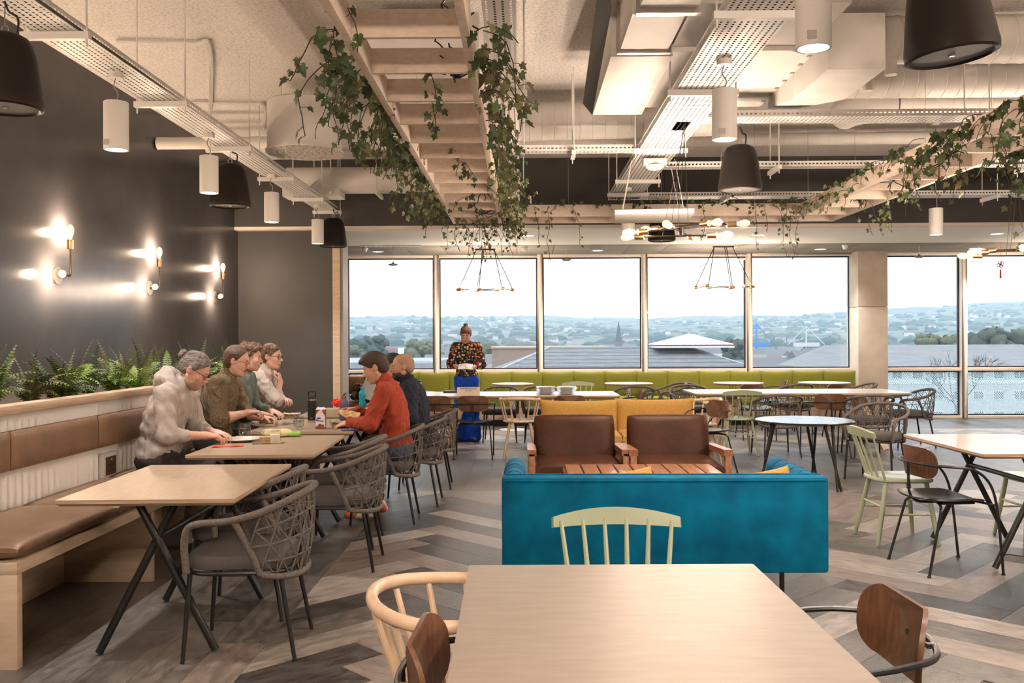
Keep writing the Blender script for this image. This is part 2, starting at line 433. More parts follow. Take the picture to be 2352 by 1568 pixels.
def onscreen(c):
    if c[1] < 1.6: return False
    px = 1200+c[0]*FPX/c[1]; py = HY+EYE*FPX/c[1]
    return -120 < px < 2470 and py < 1700
cands = []       # (dist, centre, angle, polygon or None, colour)
def put(poly_w, c, ang, whole, col):
    if not onscreen(c): return
    cands.append((c[1], c, ang, None if whole else poly_w, col))
def rect(c, a, l, w):
    ca, sa = math.cos(a), math.sin(a)
    return [(c[0]+ca*u-sa*v, c[1]+sa*u+ca*v) for u,v in ((-l/2,-w/2),(l/2,-w/2),(l/2,w/2),(-l/2,w/2))]
fr = random.Random(21)
def herring(box):
    r2 = math.sqrt(.5)
    for b in range(-9, 10):
        for k in range(-60, 120):
            for hv in (0, 1):
                if hv == 0: u, v, a = k*PW+2*PL*b+PL/2, k*PW+PW/2, PI/4
                else: u, v, a = k*PW-PW/2+2*PL*b, k*PW+PL/2, 3*PI/4
                c = ((u-v)*r2, (u+v)*r2)
                if not (box[0]-.7 < c[0] < box[1]+.7 and box[2]-.7 < c[1] < box[3]+.7): continue
                col = fr.choices((0,1,2,3), (.22,.24,.30,.24))[0]
                po = rect(c, a, PL-2*GAP, PW-2*GAP); q = clip(po, box)
                if len(q) < 3: continue
                cc = (sum(p[0] for p in q)/len(q), sum(p[1] for p in q)/len(q))
                whole = len(q) == 4 and max(abs(q[i][0]-po[i][0])+abs(q[i][1]-po[i][1]) for i in range(4)) < 1e-6
                put(q, c if whole else cc, a, whole, col)
def straight(box, w8):
    nx = int(math.ceil((box[1]-box[0])/PW))
    for i in range(nx):
        x = box[1]-PW*(i+.5); y = box[2]-fr.random()*PL
        while y < box[3]:
            c = (x, y+PL/2); po = rect(c, PI/2, PL-2*GAP, PW-2*GAP); q = clip(po, box)
            if len(q) >= 3:
                cc = (sum(p[0] for p in q)/len(q), sum(p[1] for p in q)/len(q))
                whole = len(q) == 4 and max(abs(q[j][0]-po[j][0])+abs(q[j][1]-po[j][1]) for j in range(4)) < 1e-6
                put(q, c if whole else cc, PI/2, whole, fr.choices((0,1,2,3), w8)[0])
            y += PL
herring((-1.23, 8.0, 1.2, 8.72))
herring((-1.23, 9.5, 11.5, 14.55))
straight((-3.9, -1.23, 1.2, YW-.06), (.0,.06,.80,.14))
straight((-1.23, 9.5, 8.72, 11.5), (.0,.05,.85,.10))
straight((-1.23, 10.5, 14.55, YW-.06), (.0,.0,.75,.25))
cands.sort(key=lambda t: t[0])
pm = [MB().prism(rect((0,0),0,PL-2*GAP,PW-2*GAP), -PT, 0).mesh('plank', m) for m in PK]
rest = [MB() for _ in PK]
for i, (d, c, a, po, col) in enumerate(cands):
    if i < 300:
        if po is None: me = pm[col]; o = mk('plank', me, floor); o.location = (c[0], c[1], 0); o.rotation_euler = (0,0,a)
        else:
            ca, sa = math.cos(-a), math.sin(-a)
            lp = [((p[0]-c[0])*ca-(p[1]-c[1])*sa, (p[0]-c[0])*sa+(p[1]-c[1])*ca) for p in po]
            o = MB().prism(lp, -PT, 0).build('plank', PK[col], floor); o.location = (c[0], c[1], 0); o.rotation_euler = (0,0,a)
    else:
        rest[col].prism(po if po is not None else rect(c, a, PL-2*GAP, PW-2*GAP), -PT, 0)
allr = MB()
for col, r in enumerate(rest): allr.m = col; allr.add(r.v, r.f)
if allr.v: allr.build('far_planks', PK, floor, kind='stuff')
# ================================================================== services under the ceiling
ZT = 3.15
CABL = mat('added_dark_cable', (.06,.055,.055), rough=.6)  # dark cables added to turn the tray holes dark
def tray_mesh(L, W, P=.036, hx=.0125, hy=.0195, fl=.05):      # perforated tray along +Y, centred in X, base at z 0
    nx = int(W/P); ny = int(L/P); xs = [-W/2]; ys = [0.0]
    for i in range(nx):
        c = -W/2+(i+.5)*W/nx; xs += [c-hx/2, c+hx/2]
    xs.append(W/2)
    for j in range(ny):
        c = (j+.5)*L/ny; ys += [c-hy/2, c+hy/2]
    ys.append(L)
    m = MB(); v = [(x,y,0) for y in ys for x in xs]; n = len(xs)
    f = [(j*n+i, j*n+i+1, (j+1)*n+i+1, (j+1)*n+i) for j in range(len(ys)-1) for i in range(n-1) if not (i % 2 and j % 2)]
    m.add(v, f)
    for sx in (-1, 1):
        zs = (0, fl*.35, fl*.65, fl); v = [(sx*W/2,y,z) for y in ys for z in zs]
        m.add(v, [(j*4+i, j*4+i+1, (j+1)*4+i+1, (j+1)*4+i) for j in range(len(ys)-1) for i in range(3) if not (i == 1 and j % 2)])
        m.box((sx*W/2-.006, 0, fl-.002), (sx*W/2+.006, L, fl+.002))
    return m
def strut(m, x0, x1, y, z):                                  # slotted channel
    m.box((x0,y-.02,z-.004), (x1,y+.02,z+.036)); 
def tray(label, x0, x1, y0, y1, along, z=ZT, brackets=(), over=.06, rods=True):
    if along == 'y': t = thing('cable_tray', label, 'cable tray', ((x0+x1)/2, y0, z), 0, 'cable trays'); L, W = y1-y0, x1-x0
    else: t = thing('cable_tray', label, 'cable tray', (x0, (y0+y1)/2, z), -PI/2, 'cable trays'); L, W = x1-x0, y1-y0
    tray_mesh(L, W).build('perforated_base', WHT, t)
    for k in range(int(W/.036)):
        x_ = -W/2+.03+k*.036; MB().tube([(x_+.01*math.sin(3*k+q_),.02+(L-.04)*q_/8,.014) for q_ in range(9)], .0125, 5).build('cable', CABL, t)
    for b in brackets:
        q = MB(); strut(q, -W/2-over, W/2+over, b, -.04); s = q.build('bracket', WHT, t)
        if rods:
            for sx in (-1, 1):
                MB().cyl((sx*(W/2+over*.7), b, -.085), (sx*(W/2+over*.7), b, ZC-z), .006, n=6).build('threaded_rod', WHT, s)
    return t
tray('long perforated white cable tray above the wall bench on the left', -2.69, -2.43, 1.8, 12.05, 'y', brackets=[y-1.8 for y in (3.5,5.0,6.47,8.0,9.5,10.9,12.0)])
tray('wide perforated white cable tray carrying the cluster pendant at centre right', 1.06, 1.425, 1.6, 11.2, 'y', brackets=[y-1.6 for y in (3.2,4.77,6.27,8.2,9.8,10.7)])
tray('perforated white cable tray running just right of the central timber ladder', -.20, -.03, 3.0, 11.6, 'y', brackets=[y-3.0 for y in (4.4,6.25,8.05,9.9)], over=.07)
tray('nearest of the crosswise white cable trays at the upper right', 1.43, 7.0, 7.22, 7.45, 'x', z=3.19, brackets=(2.2, 4.6), over=.12)
tray('crosswise white cable tray level with the central ladder middle', -.03, 1.06, 8.28, 8.42, 'x', brackets=(.5,))
tray('second crosswise white cable tray behind the right hand speaker', 1.43, 7.0, 9.10, 9.25, 'x', brackets=(1.1, 3.6), over=.12)
tray('farthest crosswise white cable tray close to the dark bulkhead', 1.06, 8.0, 11.0, 11.25, 'x', brackets=(1.4, 4.6), over=.08)
# loose suspension rods, conduit drops
def rodthing(label, x, y, z0):
    o = MB().cyl((0,0,z0-ZC), (0,0,.02), .005, n=6).build('suspension_rod', WHT); o.location = (x,y,ZC); tag(o, label, 'rod', 'thin rods under the ceiling'); return o
# bent conduits on the ceiling near the left wall
def conduit(label, pts, r):
    o = MB().tube(smoothpath(pts, 6), r, 8).build('conduit', WHT, smooth=True); tag(o, label, 'conduit', 'bent white conduits'); return o
pA = PZ(268, 95, ZC-.03); pB = PZ(470, 100, ZC-.03); pC = PZ(484, 250, ZC-.03)
conduit('bent white conduit on the ceiling above the second tray bracket', [pA, pB-Vector((.12,0,0)), pB+Vector((0,.12,0)), pC], .02)
pA = PZ(440, 235, ZC-.03); pB = PZ(600, 238, ZC-.03); pC = PZ(606, 300, ZC-.03)
conduit('bent white conduit on the ceiling beside the round diffuser', [pA, pB-Vector((.12,0,0)), pB+Vector((0,.12,0)), pC], .016)
pA = PZ(262, 0, ZC); 
o = MB().cyl((-2.56,4.9,3.2), (-2.56,4.9,ZC), .028, n=10).build('drop_pipe', WHT, smooth=True); tag(o, 'thick white drop pipe above the nearest pendant on the left tray', 'pipe')
# ------------------------------------------------------------------ ducts
def spiral(label, p0, p1, r, pitch=.12, m=WHTD, cat='duct', name='spiral_duct'):
    p0 = Vector(p0); p1 = Vector(p1); L = (p1-p0).length; n = max(2, int(L/pitch)); path = []; rr = []
    for i in range(n+1):
        for (o_, k) in ((-.006,1.0), (-.003,1.025), (.003,1.025), (.006,1.0)):
            t = i*L/n+o_
            if 0 <= t <= L: path.append(p0+(p1-p0)*(t/L)); rr.append(r*k)
    c = (p0+p1)/2
    b = MB().tube([p-c for p in path], rr, 28); o = b.build(name, m, smooth=True, ang=30); o.location = c
    return tag(o, label, cat)
spiral('white spiral duct running right from the round diffuser across the ceiling', (-1.75,8.9,3.52), (1.9,8.9,3.60), .185)
spiral('large white spiral duct at the top right nearest the black speaker', (2.32,6.9,3.68), (7.5,6.9,3.68), .175)
spiral('white spiral duct just below the largest one at the top right', (2.45,7.75,3.62), (7.5,7.75,3.62), .15)
spiral('white spiral duct with an elbow behind the upper crosswise tray', (3.55,8.75,3.66), (7.5,8.75,3.66), .15)
eb = MB().tube([(3.55+.35*math.sin(t)*-1, 8.75+.35*(1-math.cos(t)), 3.66) for t in [PI/2*i/10 for i in range(11)]], .15, 20).build('duct_elbow', WHTD, smooth=True)
tag(eb, 'curved white duct elbow at the upper right behind the crosswise tray', 'duct')
spiral('thin lagged pipe crossing the ceiling in front of the dark bulkhead', (-3.6,10.4,3.66), (7.5,10.4,3.72), .07, .5, WHTD, 'pipe', 'lagged_pipe')
spiral('short lagged pipe end against the left wall near the ceiling', (-3.9,9.75,3.56), (-1.2,9.75,3.56), .065, .6, WHTD, 'pipe', 'lagged_pipe')
# flat oval duct left of the pergola, hung from straps
t = thing('oval_duct', 'flat oval white duct hung in front of the bulkhead left of the timber ladder', 'duct', (0,11.2,3.40))
prof = [(y,z) for y,z in rrect(.42,.30,.145,8)]
MB().prism(prof, -2.86, -1.1, Matrix(((0,0,1,0),(1,0,0,0),(0,1,0,0),(0,0,0,1)))).build('duct_body', WHTD, t, smooth=True)
for xx in (-2.3,-1.75): 
    q = MB(); q.box((xx-.015,-.25,-.20), (xx+.015,.25,-.165)); 
    for yy in (-.22,.22): q.cyl((xx,yy,-.2),(xx,yy,.5), .007, n=6)
    q.build('hanger', WHT, t)
MB().box((-2.9,-.16,-.05),(-2.2,.16,-.21)).build('boot', WHTD, t)
# round drum diffuser with swirl nozzles
t = thing('drum_diffuser', 'big round white air diffuser drum with a perforated nozzle face', 'air diffuser', (-2.08,8.75,3.24))
MB().lathe([(.345,.02),(.35,.0),(.367,.0),(.367,.02),(.352,.04),(.352,.47),(.33,.485),(0.001,.485)], 40).build('drum', WHTD, t, smooth=True, ang=50)
fc = MB().lathe([(0.001,.012),(.35,.012)], 40, caps=False).build('face', mat('diffuser_face', (.42,.38,.35), rough=.6), t)
nz = MB()
for ring, n in ((.05,4),(.11,10),(.17,16),(.23,22),(.29,28),(.33,32)):
    for k in range(n):
        a = 2*PI*k/n; nz.lathe([(.021,.012),(.023,-.004),(.014,.0),(.012,.011)], 8, (ring*math.cos(a), ring*math.sin(a), 0), caps=False)
nz.build('nozzles', WHT, t, smooth=True)
MB().cyl((.33,.1,.28),(.62,.1,.28), .15, n=24).build('collar', WHTD, t, smooth=True)
for (xx,yy) in ((-.2,-.1),(-.05,.2),(.25,.0)): MB().cyl((xx,yy,.48),(xx,yy,.68), .006, n=6).build('hanger_rod', WHT, t)
# rectangular fan-coil boxes
t = thing('fan_coil_unit', 'rectangular white air unit with a flanged duct and black lined side at top centre', 'air unit', (0,0,3.34))
MB().box((.60,6.15,0),(1.02,7.75,.28)).build('casing', WHTD, t, bevel=.01)
MB().add([(.60,7.75,-.0),(.52,7.75,.10),(.52,5.75,.55),(.60,6.05,.30)], [(0,1,2,3),(3,2,1,0)]).build('black_lining', GASK, t)
MB().box((.66,5.42,.03),(.98,6.15,.34)).build('duct_neck', WHTD, t)
MB().box((.64,6.10,.01),(1.0,6.16,.36)).build('flange', STEEL, t)
MB().box((.68,5.38,.02),(1.06,5.44,.40)).build('flange', STEEL, t)
MB().box((.70,4.2,.05),(1.04,5.38,.38)).build('duct_body', WHTD, t)
t = thing('plenum_box', 'wide pale plenum box above the wide cable tray', 'air unit', (0,0,3.42))
MB().box((1.02,5.4,0),(1.95,6.2,.42)).build('casing', mat('shade_grey_duct', (.42,.38,.35), (.47,.43,.40), rough=.5, scale=3), t)  # shade on the box underside is put into this grey
MB().lathe([(.125,-.004),(.13,-.004),(.13,.0)], 32, (1.32,5.8,0), caps=False).build('access_ring', WHT, t)
MB().box((1.02,6.2,-.03),(2.0,7.7,.36)).build('lower_casing', WHTD, t)
q = MB()
for i in range(7): q.box((1.97,6.3+.2*i,-.035),(2.02,6.34+.2*i,-.005))
q.box((1.985,6.25,-.02),(1.998,7.6,-.01)); q.build('catches', STEEL, t)
t = thing('supply_box', 'white square supply air box left of the big black speaker at top right', 'air unit', (0,0,3.20))
MB().box((2.0,6.0,0),(2.38,6.75,.37)).build('casing', WHTD, t, bevel=.004)
MB().add([(2.0,6.75,0),(2.38,6.75,0),(2.38,6.75,.37),(2.0,6.75,.37),(2.0,7.5,.12),(2.25,7.5,.12),(2.25,7.5,.37),(2.0,7.5,.37)],
         [(0,1,5,4),(1,2,6,5),(3,0,4,7),(4,5,6,7),(2,3,7,6)]).build('taper', WHTD, t)
for i,(px,py) in enumerate(((2046,185),(1990,222))):
    p = PY(px,py-22,6.85); q = MB().cyl((0,0,-.03),(0,0,.19), .045, n=20).build('valve', WHT, smooth=True); q.location = p
    tag(q, ['round white air valve under the large duct nearer the speaker', 'round white air valve under the large duct nearer the box'][i], 'air valve', 'round air valves')
# white duct along the top edge, right of the ladder
o = MB().box((-.15,4.0,3.45),(.62,5.35,3.80)).build('header_duct', WHTD, bevel=.01); tag(o, 'white rectangular duct section at the top edge beside the ladder', 'duct')
o = MB().box((-1.2,6.6,3.55),(-.30,9.6,3.82)).build('flat_duct', WHTD, bevel=.02); tag(o, 'flat white duct above the central timber ladder', 'duct')
# ------------------------------------------------------------------ cylinder pendants
LIGHTS = []
def lamp(kind, loc, power, col, **kw):
    l = bpy.data.lights.new('lamp_light', kind); l.energy = power; l.color = col
    for k, v in kw.items(): setattr(l, k, v)
    return l
SPOT = lamp('SPOT', None, 112, (1.0,.93,.88), spot_size=math.radians(112), spot_blend=.75, shadow_soft_size=.055)
def light_at(parent, data, loc, name='light'):
    o = bpy.data.objects.new(name, data); COL.objects.link(o); o.location = loc; o.parent = parent; return o
def pendant(label, x, y, zb, ztop):
    t = thing('cylinder_pendant', label, 'pendant light', (x,y,zb), 0, 'white cylinder pendants'); zt = ztop-zb
    MB().lathe([(.064,.006),(.066,.0),(.0755,.0),(.0755,.30),(.073,.304),(.001,.304)], 28, caps=False).build('shade', WHT, t, smooth=True)
    MB().lathe([(.001,.008),(.064,.008)], 24, caps=False).build('lens', LENS, t)
    if y < 7: MB().box((-.05,-.0735,.02),(-.01,-.0765,.055)).build('rating_sticker', mat('sticker', (.45,.42,.40), rough=.6), t)
    MB().lathe([(.045,zt-.035),(.045,zt)], 16).build('canopy', WHT, t, smooth=True)
    MB().tube(smoothpath([(0,0,.30),(.012,0,.36),(-.014,.0,.36+(zt-.4)*.5),(.0,0,zt-.03)], 5), .004, 6).build('cable', mat('cable_sleeve', (.30,.26,.23), rough=.7) if 'cable_sleeve' not in bpy.data.materials else bpy.data.materials['cable_sleeve'], t, smooth=True)
    light_at(t, SPOT, (0,0,-.012))
    return t
ORD = ['nearest the camera', 'second from the camera', 'third from the camera', 'farthest, beside the far speaker']
for i, y in enumerate((5.78, 7.5, 9.38, 11.5)):
    pendant('white cylinder pendant under the left cable tray, %s' % ORD[i], -2.575, y, 2.66, ZT)
pendant('white cylinder pendant at the top edge left of the biggest speaker', 1.255, 3.94, 2.69, ZT)
pendant('white cylinder pendant under the wide tray beside the brown speaker', 1.24, 5.6, 2.66, ZT)
pendant('small white cylinder pendant below the right timber ladder', 4.73, 10.5, 2.615, ZC)
pendant('white cylinder pendant half hidden behind the near bulb cluster', 1.20, 10.35, 2.66, ZT)
# unseen pendants added for light, behind the camera and to the right
for i, (x, y) in enumerate(((-2.575,3.9),(-2.575,2.0),(1.24,2.1),(1.24,.2),(-2.575,.1),(4.73,7.6),(4.73,5.2),(4.73,2.6))):
    pendant('added white cylinder pendant out of view, over place %s' % ['bench end','bench approach','serving aisle','entry aisle','entry bench','right tables','right front tables','right entry'][i], x, y, 2.66, ZT)
# ------------------------------------------------------------------ bell speakers
def speaker(label, x, y, zb, ztop, tilt=0):
    t = thing('pendant_speaker', label, 'speaker', (x,y,zb), 0, 'black bell speakers')
    if tilt: t.rotation_euler = (tilt[0], tilt[1], 0)
    MB().lathe([(.150,.012),(.160,.0),(.176,.006),(.178,.03),(.172,.07),(.160,.16),(.146,.25),(.130,.315),(.108,.355),(.075,.373),(.001,.376)], 36, caps=False).build('shell', SPK, t, smooth=True, ang=60)
    MB().lathe([(.001,.010),(.155,.010)], 32, caps=False).build('grille', GRIL, t)
    MB().cbox((.0,0,.007),(.022,.012,.006)).build('badge', STEEL, t)
    zt = ztop-zb
    hk = MB(); hk.tube([(.018*math.cos(a), 0, .40+.02*math.sin(a)) for a in [2*PI*i/12 for i in range(12)]], .004, 6, closed=True)
    hk.cyl((0,0,.42),(0,0,zt), .003, n=6); hk.build('hook', STEEL, t, smooth=True)
    MB().tube(smoothpath([(.05,.02,.37),(.055,.02,.46),(.02,.0,zt-.05),(0,0,zt)], 5), .006, 6).build('cable', BLK, t, smooth=True)
    return t
speaker('black bell speaker cut by the left edge above the bench', -2.585, 4.55, 2.61, ZT)
speaker('black bell speaker behind the second pendant on the left tray', -2.56, 8.0, 2.62, ZT)
speaker('small black bell speaker beside the wood jamb, farthest on the left', -2.46, 11.9, 2.66, ZT)
speaker('biggest black bell speaker at the top right edge', 1.72, 3.67, 2.565, ZC, (0,-.10))
speaker('dark brown bell speaker below the crosswise tray at centre right', 1.80, 7.56, 2.66, 3.19)
speaker('black bell speaker half hidden behind the near bulb cluster', 1.80, 11.8, 2.70, ZC)
# ================================================================== hanging timber ladders with ivy
ZP, HP = 2.81, .135
def ladder(label, x0, x1, y0, y1, along, n, skip_first=0):
    t = thing('timber_ladder', label, 'pergola', (0,0,ZP), 0, 'hanging timber ladders')
    w = .042
    if along == 'y':
        for x in (x0, x1-w): MB().box((x,y0,0),(x+w,y1,HP)).build('rail', PERG, t, bevel=.003)
        for i in range(n):
            y = y0+.03+(y1-y0-.06)*i/(n-1); MB().box((x0+w,y-.014,.004),(x1-w,y+.014,HP-.004)).build('slat', PERG, t)
        wy = [(x,y) for y in (y0+1.0, (y0+y1)/2, y1-.8) for x in (x0+.02, x1-.02)]
    else:
        for y in (y0, y1-w): MB().box((x0,y,0),(x1,y+w,HP)).build('rail', PERG, t, bevel=.003)
        for i in range(n):
            x = x0+.03+(x1-x0-.06)*i/(n-1); MB().box((x-.014,y0+w,.004),(x+.014,y1-w,HP-.004)).build('slat', PERG, t)
        wy = [(x,y0+.02) for x in (x0+.75, (x0+x1)/2+.3, x1-.5)]
    for (x,y) in wy: MB().cyl((x,y,HP),(x,y,ZC-ZP), .0022, n=5).build('hanging_wire', STEEL, t)
    return t
ladder('long timber ladder frame hung overhead at the centre, wrapped in ivy', -.81, -.23, 3.0, 10.8, 'y', 15)
ladder('crosswise timber ladder frame linking the two long ones', -.23, 3.10, 10.21, 10.8, 'x', 9)
ladder('timber ladder frame hung overhead on the right, draped in ivy', 3.10, 3.65, 3.4, 10.8, 'y', 14)
IVY = [mat('ivy_leaf_dark', (.022,.045,.014), (.05,.085,.03), rough=.45, scale=18, rnd=.25), mat('ivy_leaf_mid', (.045,.080,.02), (.10,.135,.045), rough=.45, scale=18, rnd=.25),
       mat('ivy_leaf_olive', (.10,.105,.035), (.19,.17,.075), rough=.5, scale=14, rnd=.25)]
STEM = mat('ivy_stem', (.035,.022,.012), rough=.8)
# ivy leaf: five-lobed, slightly folded, with a little thickness
OUT = [(0,-.02),(.16,-.22),(.34,-.20),(.50,-.02),(.40,.12),(.66,.30),(.52,.40),(.30,.42),(.22,.66),(.0,1.0)]
OUT = OUT+[(-x,y) for x,y in OUT[-2:0:-1]]
def leafmesh(m, fold, name='leaf'):
    b = MB(); n = len(OUT); v = [(x*.5, y*.55, fold*abs(x)*.5-.10*y*y) for x,y in OUT]; c = (0,.2,.02)
    b.add(v+[c], [(i,(i+1)%n,n) for i in range(n)])
    b.add([(x,y,z-.012) for x,y,z in v+[c]], [((i+1)%n,i,n) for i in range(n)])
    return b.mesh(name, m, smooth=True, ang=80)
LM = [leafmesh(m, f) for m in IVY for f in (.25,-.2)]
ir = random.Random(5)
leaves = {}      # vine -> list of (pos, matrix, size, kind)
def vine(store, stem, p0, L, droop, spread, dens, size, kinds=(3,3,2), dirn=None):
    p = Vector(p0); d = Vector(dirn or (ir.uniform(-1,1), ir.uniform(-1,1), .2)).normalized()
    pts = [p.copy()]; s = .045; n = int(L/s)
    for i in range(n):
        d = (d + Vector((ir.gauss(0,spread), ir.gauss(0,spread), -droop+ir.gauss(0,.12)))).normalized(); p = p+d*s; pts.append(p.copy())
        for _ in range(1 if ir.random() < dens else 0):
            az = ir.uniform(0,2*PI); side = Vector((math.cos(az), math.sin(az), ir.uniform(-.7,.35))).normalized()
            q = p+side*ir.uniform(.02,.055)
            k = ir.choices((0,1,2), kinds)[0]*2+ir.randrange(2)
            sz = size*ir.uniform(.55,1.15)*(1-.35*i/max(n,1))
            y_ax = (side*.7+Vector((0,0,-.8))).normalized(); z_ax = Vector((ir.uniform(-.7,.7), -ir.uniform(.3,1), ir.uniform(-.3,.7)))
            z_ax = (z_ax-y_ax*z_ax.dot(y_ax)).normalized(); x_ax = y_ax.cross(z_ax)
            M = Matrix((x_ax,y_ax,z_ax)).transposed().to_4x4()
            store.append((q, M, sz, k)); stem.tube([p, q], .0016, 3, caps=False)
    if len(pts) > 1: stem.tube(pts, .0026, 4, caps=False)
def garland(label, specs, loc):
    t = thing('ivy_garland', label, 'ivy', loc, 0, 'ivy garlands'); st = MB(); store = []; off = Vector(loc)
    for (p0, L, droop, spread, dens, size, kinds, dirn) in specs: vine(store, st, Vector(p0)-off, L, droop, spread, dens, size, kinds, dirn)
    st.build('stems', STEM, t, kind='stuff')
    return [t, store, off]
sp1 = []
dk, ol = (4,3,1), (1,3,4)
def along(n, x, y0, y1, lo, hi, sp, kinds, out, dens=.72, size=.122, power=1.0):
    for i in range(n):
        y = y0+(y1-y0)*((i+ir.random())/n)**power; k = kinds
        sp.append(((x+ir.uniform(-.03,.03), y, ZP+ir.uniform(0,HP+.02)), ir.uniform(lo,hi), .36, .24, dens, size, k, (out*.55+ir.uniform(-.4,.4), ir.uniform(-.7,.7), .2)))
along(50, -.84, 4.1, 7.4, .2, .55, sp1, dk, -.9)
along(26, -.84, 7.4, 10.6, .2, .5, sp1, (2,4,3), -.9)
along(38, -.20, 4.1, 7.8, .2, .5, sp1, (2,3,4), .8)
along(36, -.20, 7.8, 10.8, .2, .55, sp1, ol, .8)
along(8, -.5, 4.4, 9.8, .2, .4, sp1, dk, .3)
for i in range(22):
    sp1.append(((-.81+.62*ir.random(), 10.5+ir.random()*.35, ZP+.03), ir.uniform(.3,.62), .3, .22, .6, .085, ol, (ir.uniform(-.5,.9), -.3, 0)))
G1 = garland('dark green ivy trailing along the central timber ladder', sp1, (-.5,7.4,ZP))
sp2 = []
for i in range(30):
    x = -.1+3.2*(i+ir.random())/30; sp2.append(((x, 10.19, ZP+HP), ir.uniform(.12,.32), .25, .3, .75, .085, (3,4,2), (ir.uniform(-1,1), -.5, .5)))
for x, L in ((.12,.6),(.3,.75),(.55,.5),(2.0,.45),(1.35,.3),(2.55,.62),(2.75,.75),(2.9,.7),(2.62,.5),(2.85,.45),(3.0,.6)):
    sp2.append(((x, 10.17, ZP+HP*.8), L, .4, .2, .6, .08, (3,4,3), (.1,-.6,.2)))
G2 = garland('ivy tufts along the crosswise timber ladder', sp2, (1.4,10.2,ZP))
sp3 = []
along(46, 3.08, 4.0, 7.4, .2, .48, sp3, dk, -.6, .75, .125)
along(22, 3.08, 7.4, 10.6, .12, .35, sp3, (3,4,3), -.6, .7, .11)
along(34, 3.67, 4.6, 7.2, .25, .65, sp3, (2,4,3), .5, .7, .125)
along(20, 3.66, 7.2, 10.4, .2, .5, sp3, ol, .4, .6, .11)
along(8, 3.4, 4.8, 9.5, .2, .5, sp3, (3,4,3), .1, .5, .10)
sp3.append(((3.62,6.9,ZP), 1.0, .45, .15, .45, .09, (1,3,5), (.2,0,0))); sp3.append(((3.50,6.5,ZP), .9, .45, .15, .5, .09, (1,3,5), (.2,0,0)))
G3 = garland('ivy hanging from the timber ladder on the right', sp3, (3.4,7.2,ZP))
allL = []
for G in (G1, G2, G3):
    for (q, M, sz, k) in G[1]: allL.append((sz/max((q+G[2]).y, 1.5), G, q, M, sz, k))
allL.sort(key=lambda t: -t[0])
restL = {}
for i, (s_, G, q, M, sz, k) in enumerate(allL):
    p = q+G[2]; px = 1200+p.x*FPX/max(p.y,.5); py = HY-(p.z-EYE)*FPX/max(p.y,.5)
    vis = -20 < px < 2370 and -30 < py
    if vis and G[0].get('nl',0) < 290:
        G[0]['nl'] = G[0].get('nl',0)+1
        o = mk('leaf', LM[k], G[0]); o.matrix_local = Tr(*q) @ M @ Matrix.Scale(sz, 4)
    else:
        b = restL.setdefault(G[0].name, (G[0], MB()))[1]; b.m = k//2; MM = Tr(*q) @ M @ Matrix.Scale(sz, 4)
        me = LM[k]; b.add([MM @ v.co for v in me.vertices], [tuple(f.vertices) for f in me.polygons])
for nm, (root, b) in restL.items(): b.build('small_leaves', IVY, root, kind='stuff')
for G in (G1,G2,G3):
    if 'nl' in G[0]: del G[0]['nl']
# bare twig clusters caught in the ladders
def twigs(label, p, n, s):
    b = MB()
    for i in range(n):
        a = ir.uniform(0,2*PI); q = Vector((0,0,0)); pts = [q.copy()]
        d = Vector((math.cos(a), math.sin(a), ir.uniform(-1,.8))).normalized()
        for k in range(4): d = (d+Vector((ir.gauss(0,.5),ir.gauss(0,.5),ir.gauss(0,.5)))).normalized(); q = q+d*s*.28; pts.append(q.copy())
        b.tube(pts, .0045, 4)
    o = b.build('twig_cluster', BLK); o.location = p; tag(o, label, 'twigs', 'dark twig clusters')
for (px,py,y,lab) in ((1040,50,4.3,'at the top of the central ladder'),(1035,135,4.75,'below the topmost slats of the central ladder'),(1045,180,5.3,'third down the central ladder'),
                      (1105,440,8.9,'near the far end of the central ladder'),(1112,490,10.0,'at the very end of the central ladder'),(2180,355,6.6,'under the right ladder, upper'),
                      (2050,415,8.2,'under the right ladder, middle'),(1980,450,9.2,'under the right ladder, lower')):
    twigs('tuft of dark bare twigs %s' % lab, PY(px,py,y), 14, .12)
# ================================================================== bulb fittings
BULBP = [(.001,.0),(.012,.0),(.014,.02),(.024,.05),(.031,.075),(.032,.092),(.026,.115),(.014,.130),(.001,.136)]
PT = {}
def bulb_parts(parent, p, d, holder=True, power=9.0, n=14, r=.03, col=(1.0,.86,.76)):
    d = Vector(d).normalized(); q = Vector((0,0,1)).rotation_difference(d).to_matrix().to_4x4(); M = Tr(*p) @ q
    h = MB().lathe([(.021,-.075),(.024,-.073),(.024,.004),(.016,.004)], n, M=M).build('bulb_holder', BRASS, parent, smooth=True)
    g = MB().lathe(BULBP, n, M=M, caps=False).build('bulb', BULB, parent, smooth=True)
    f = MB()
    for k in range(4):
        a = PI/2*k; f.cyl((.007*math.cos(a),.007*math.sin(a),.03),(.009*math.cos(a+.7),.009*math.sin(a+.7),.098), .0022, n=4)
    f.xf(M); f.build('filament', FIL, g)
    if power:
        key = (power, col)
        if key not in PT: PT[key] = lamp('POINT', None, power, col, shadow_soft_size=r)
        light_at(parent, PT[key], tuple(M @ Vector((0,0,.07))), 'bulb_light')
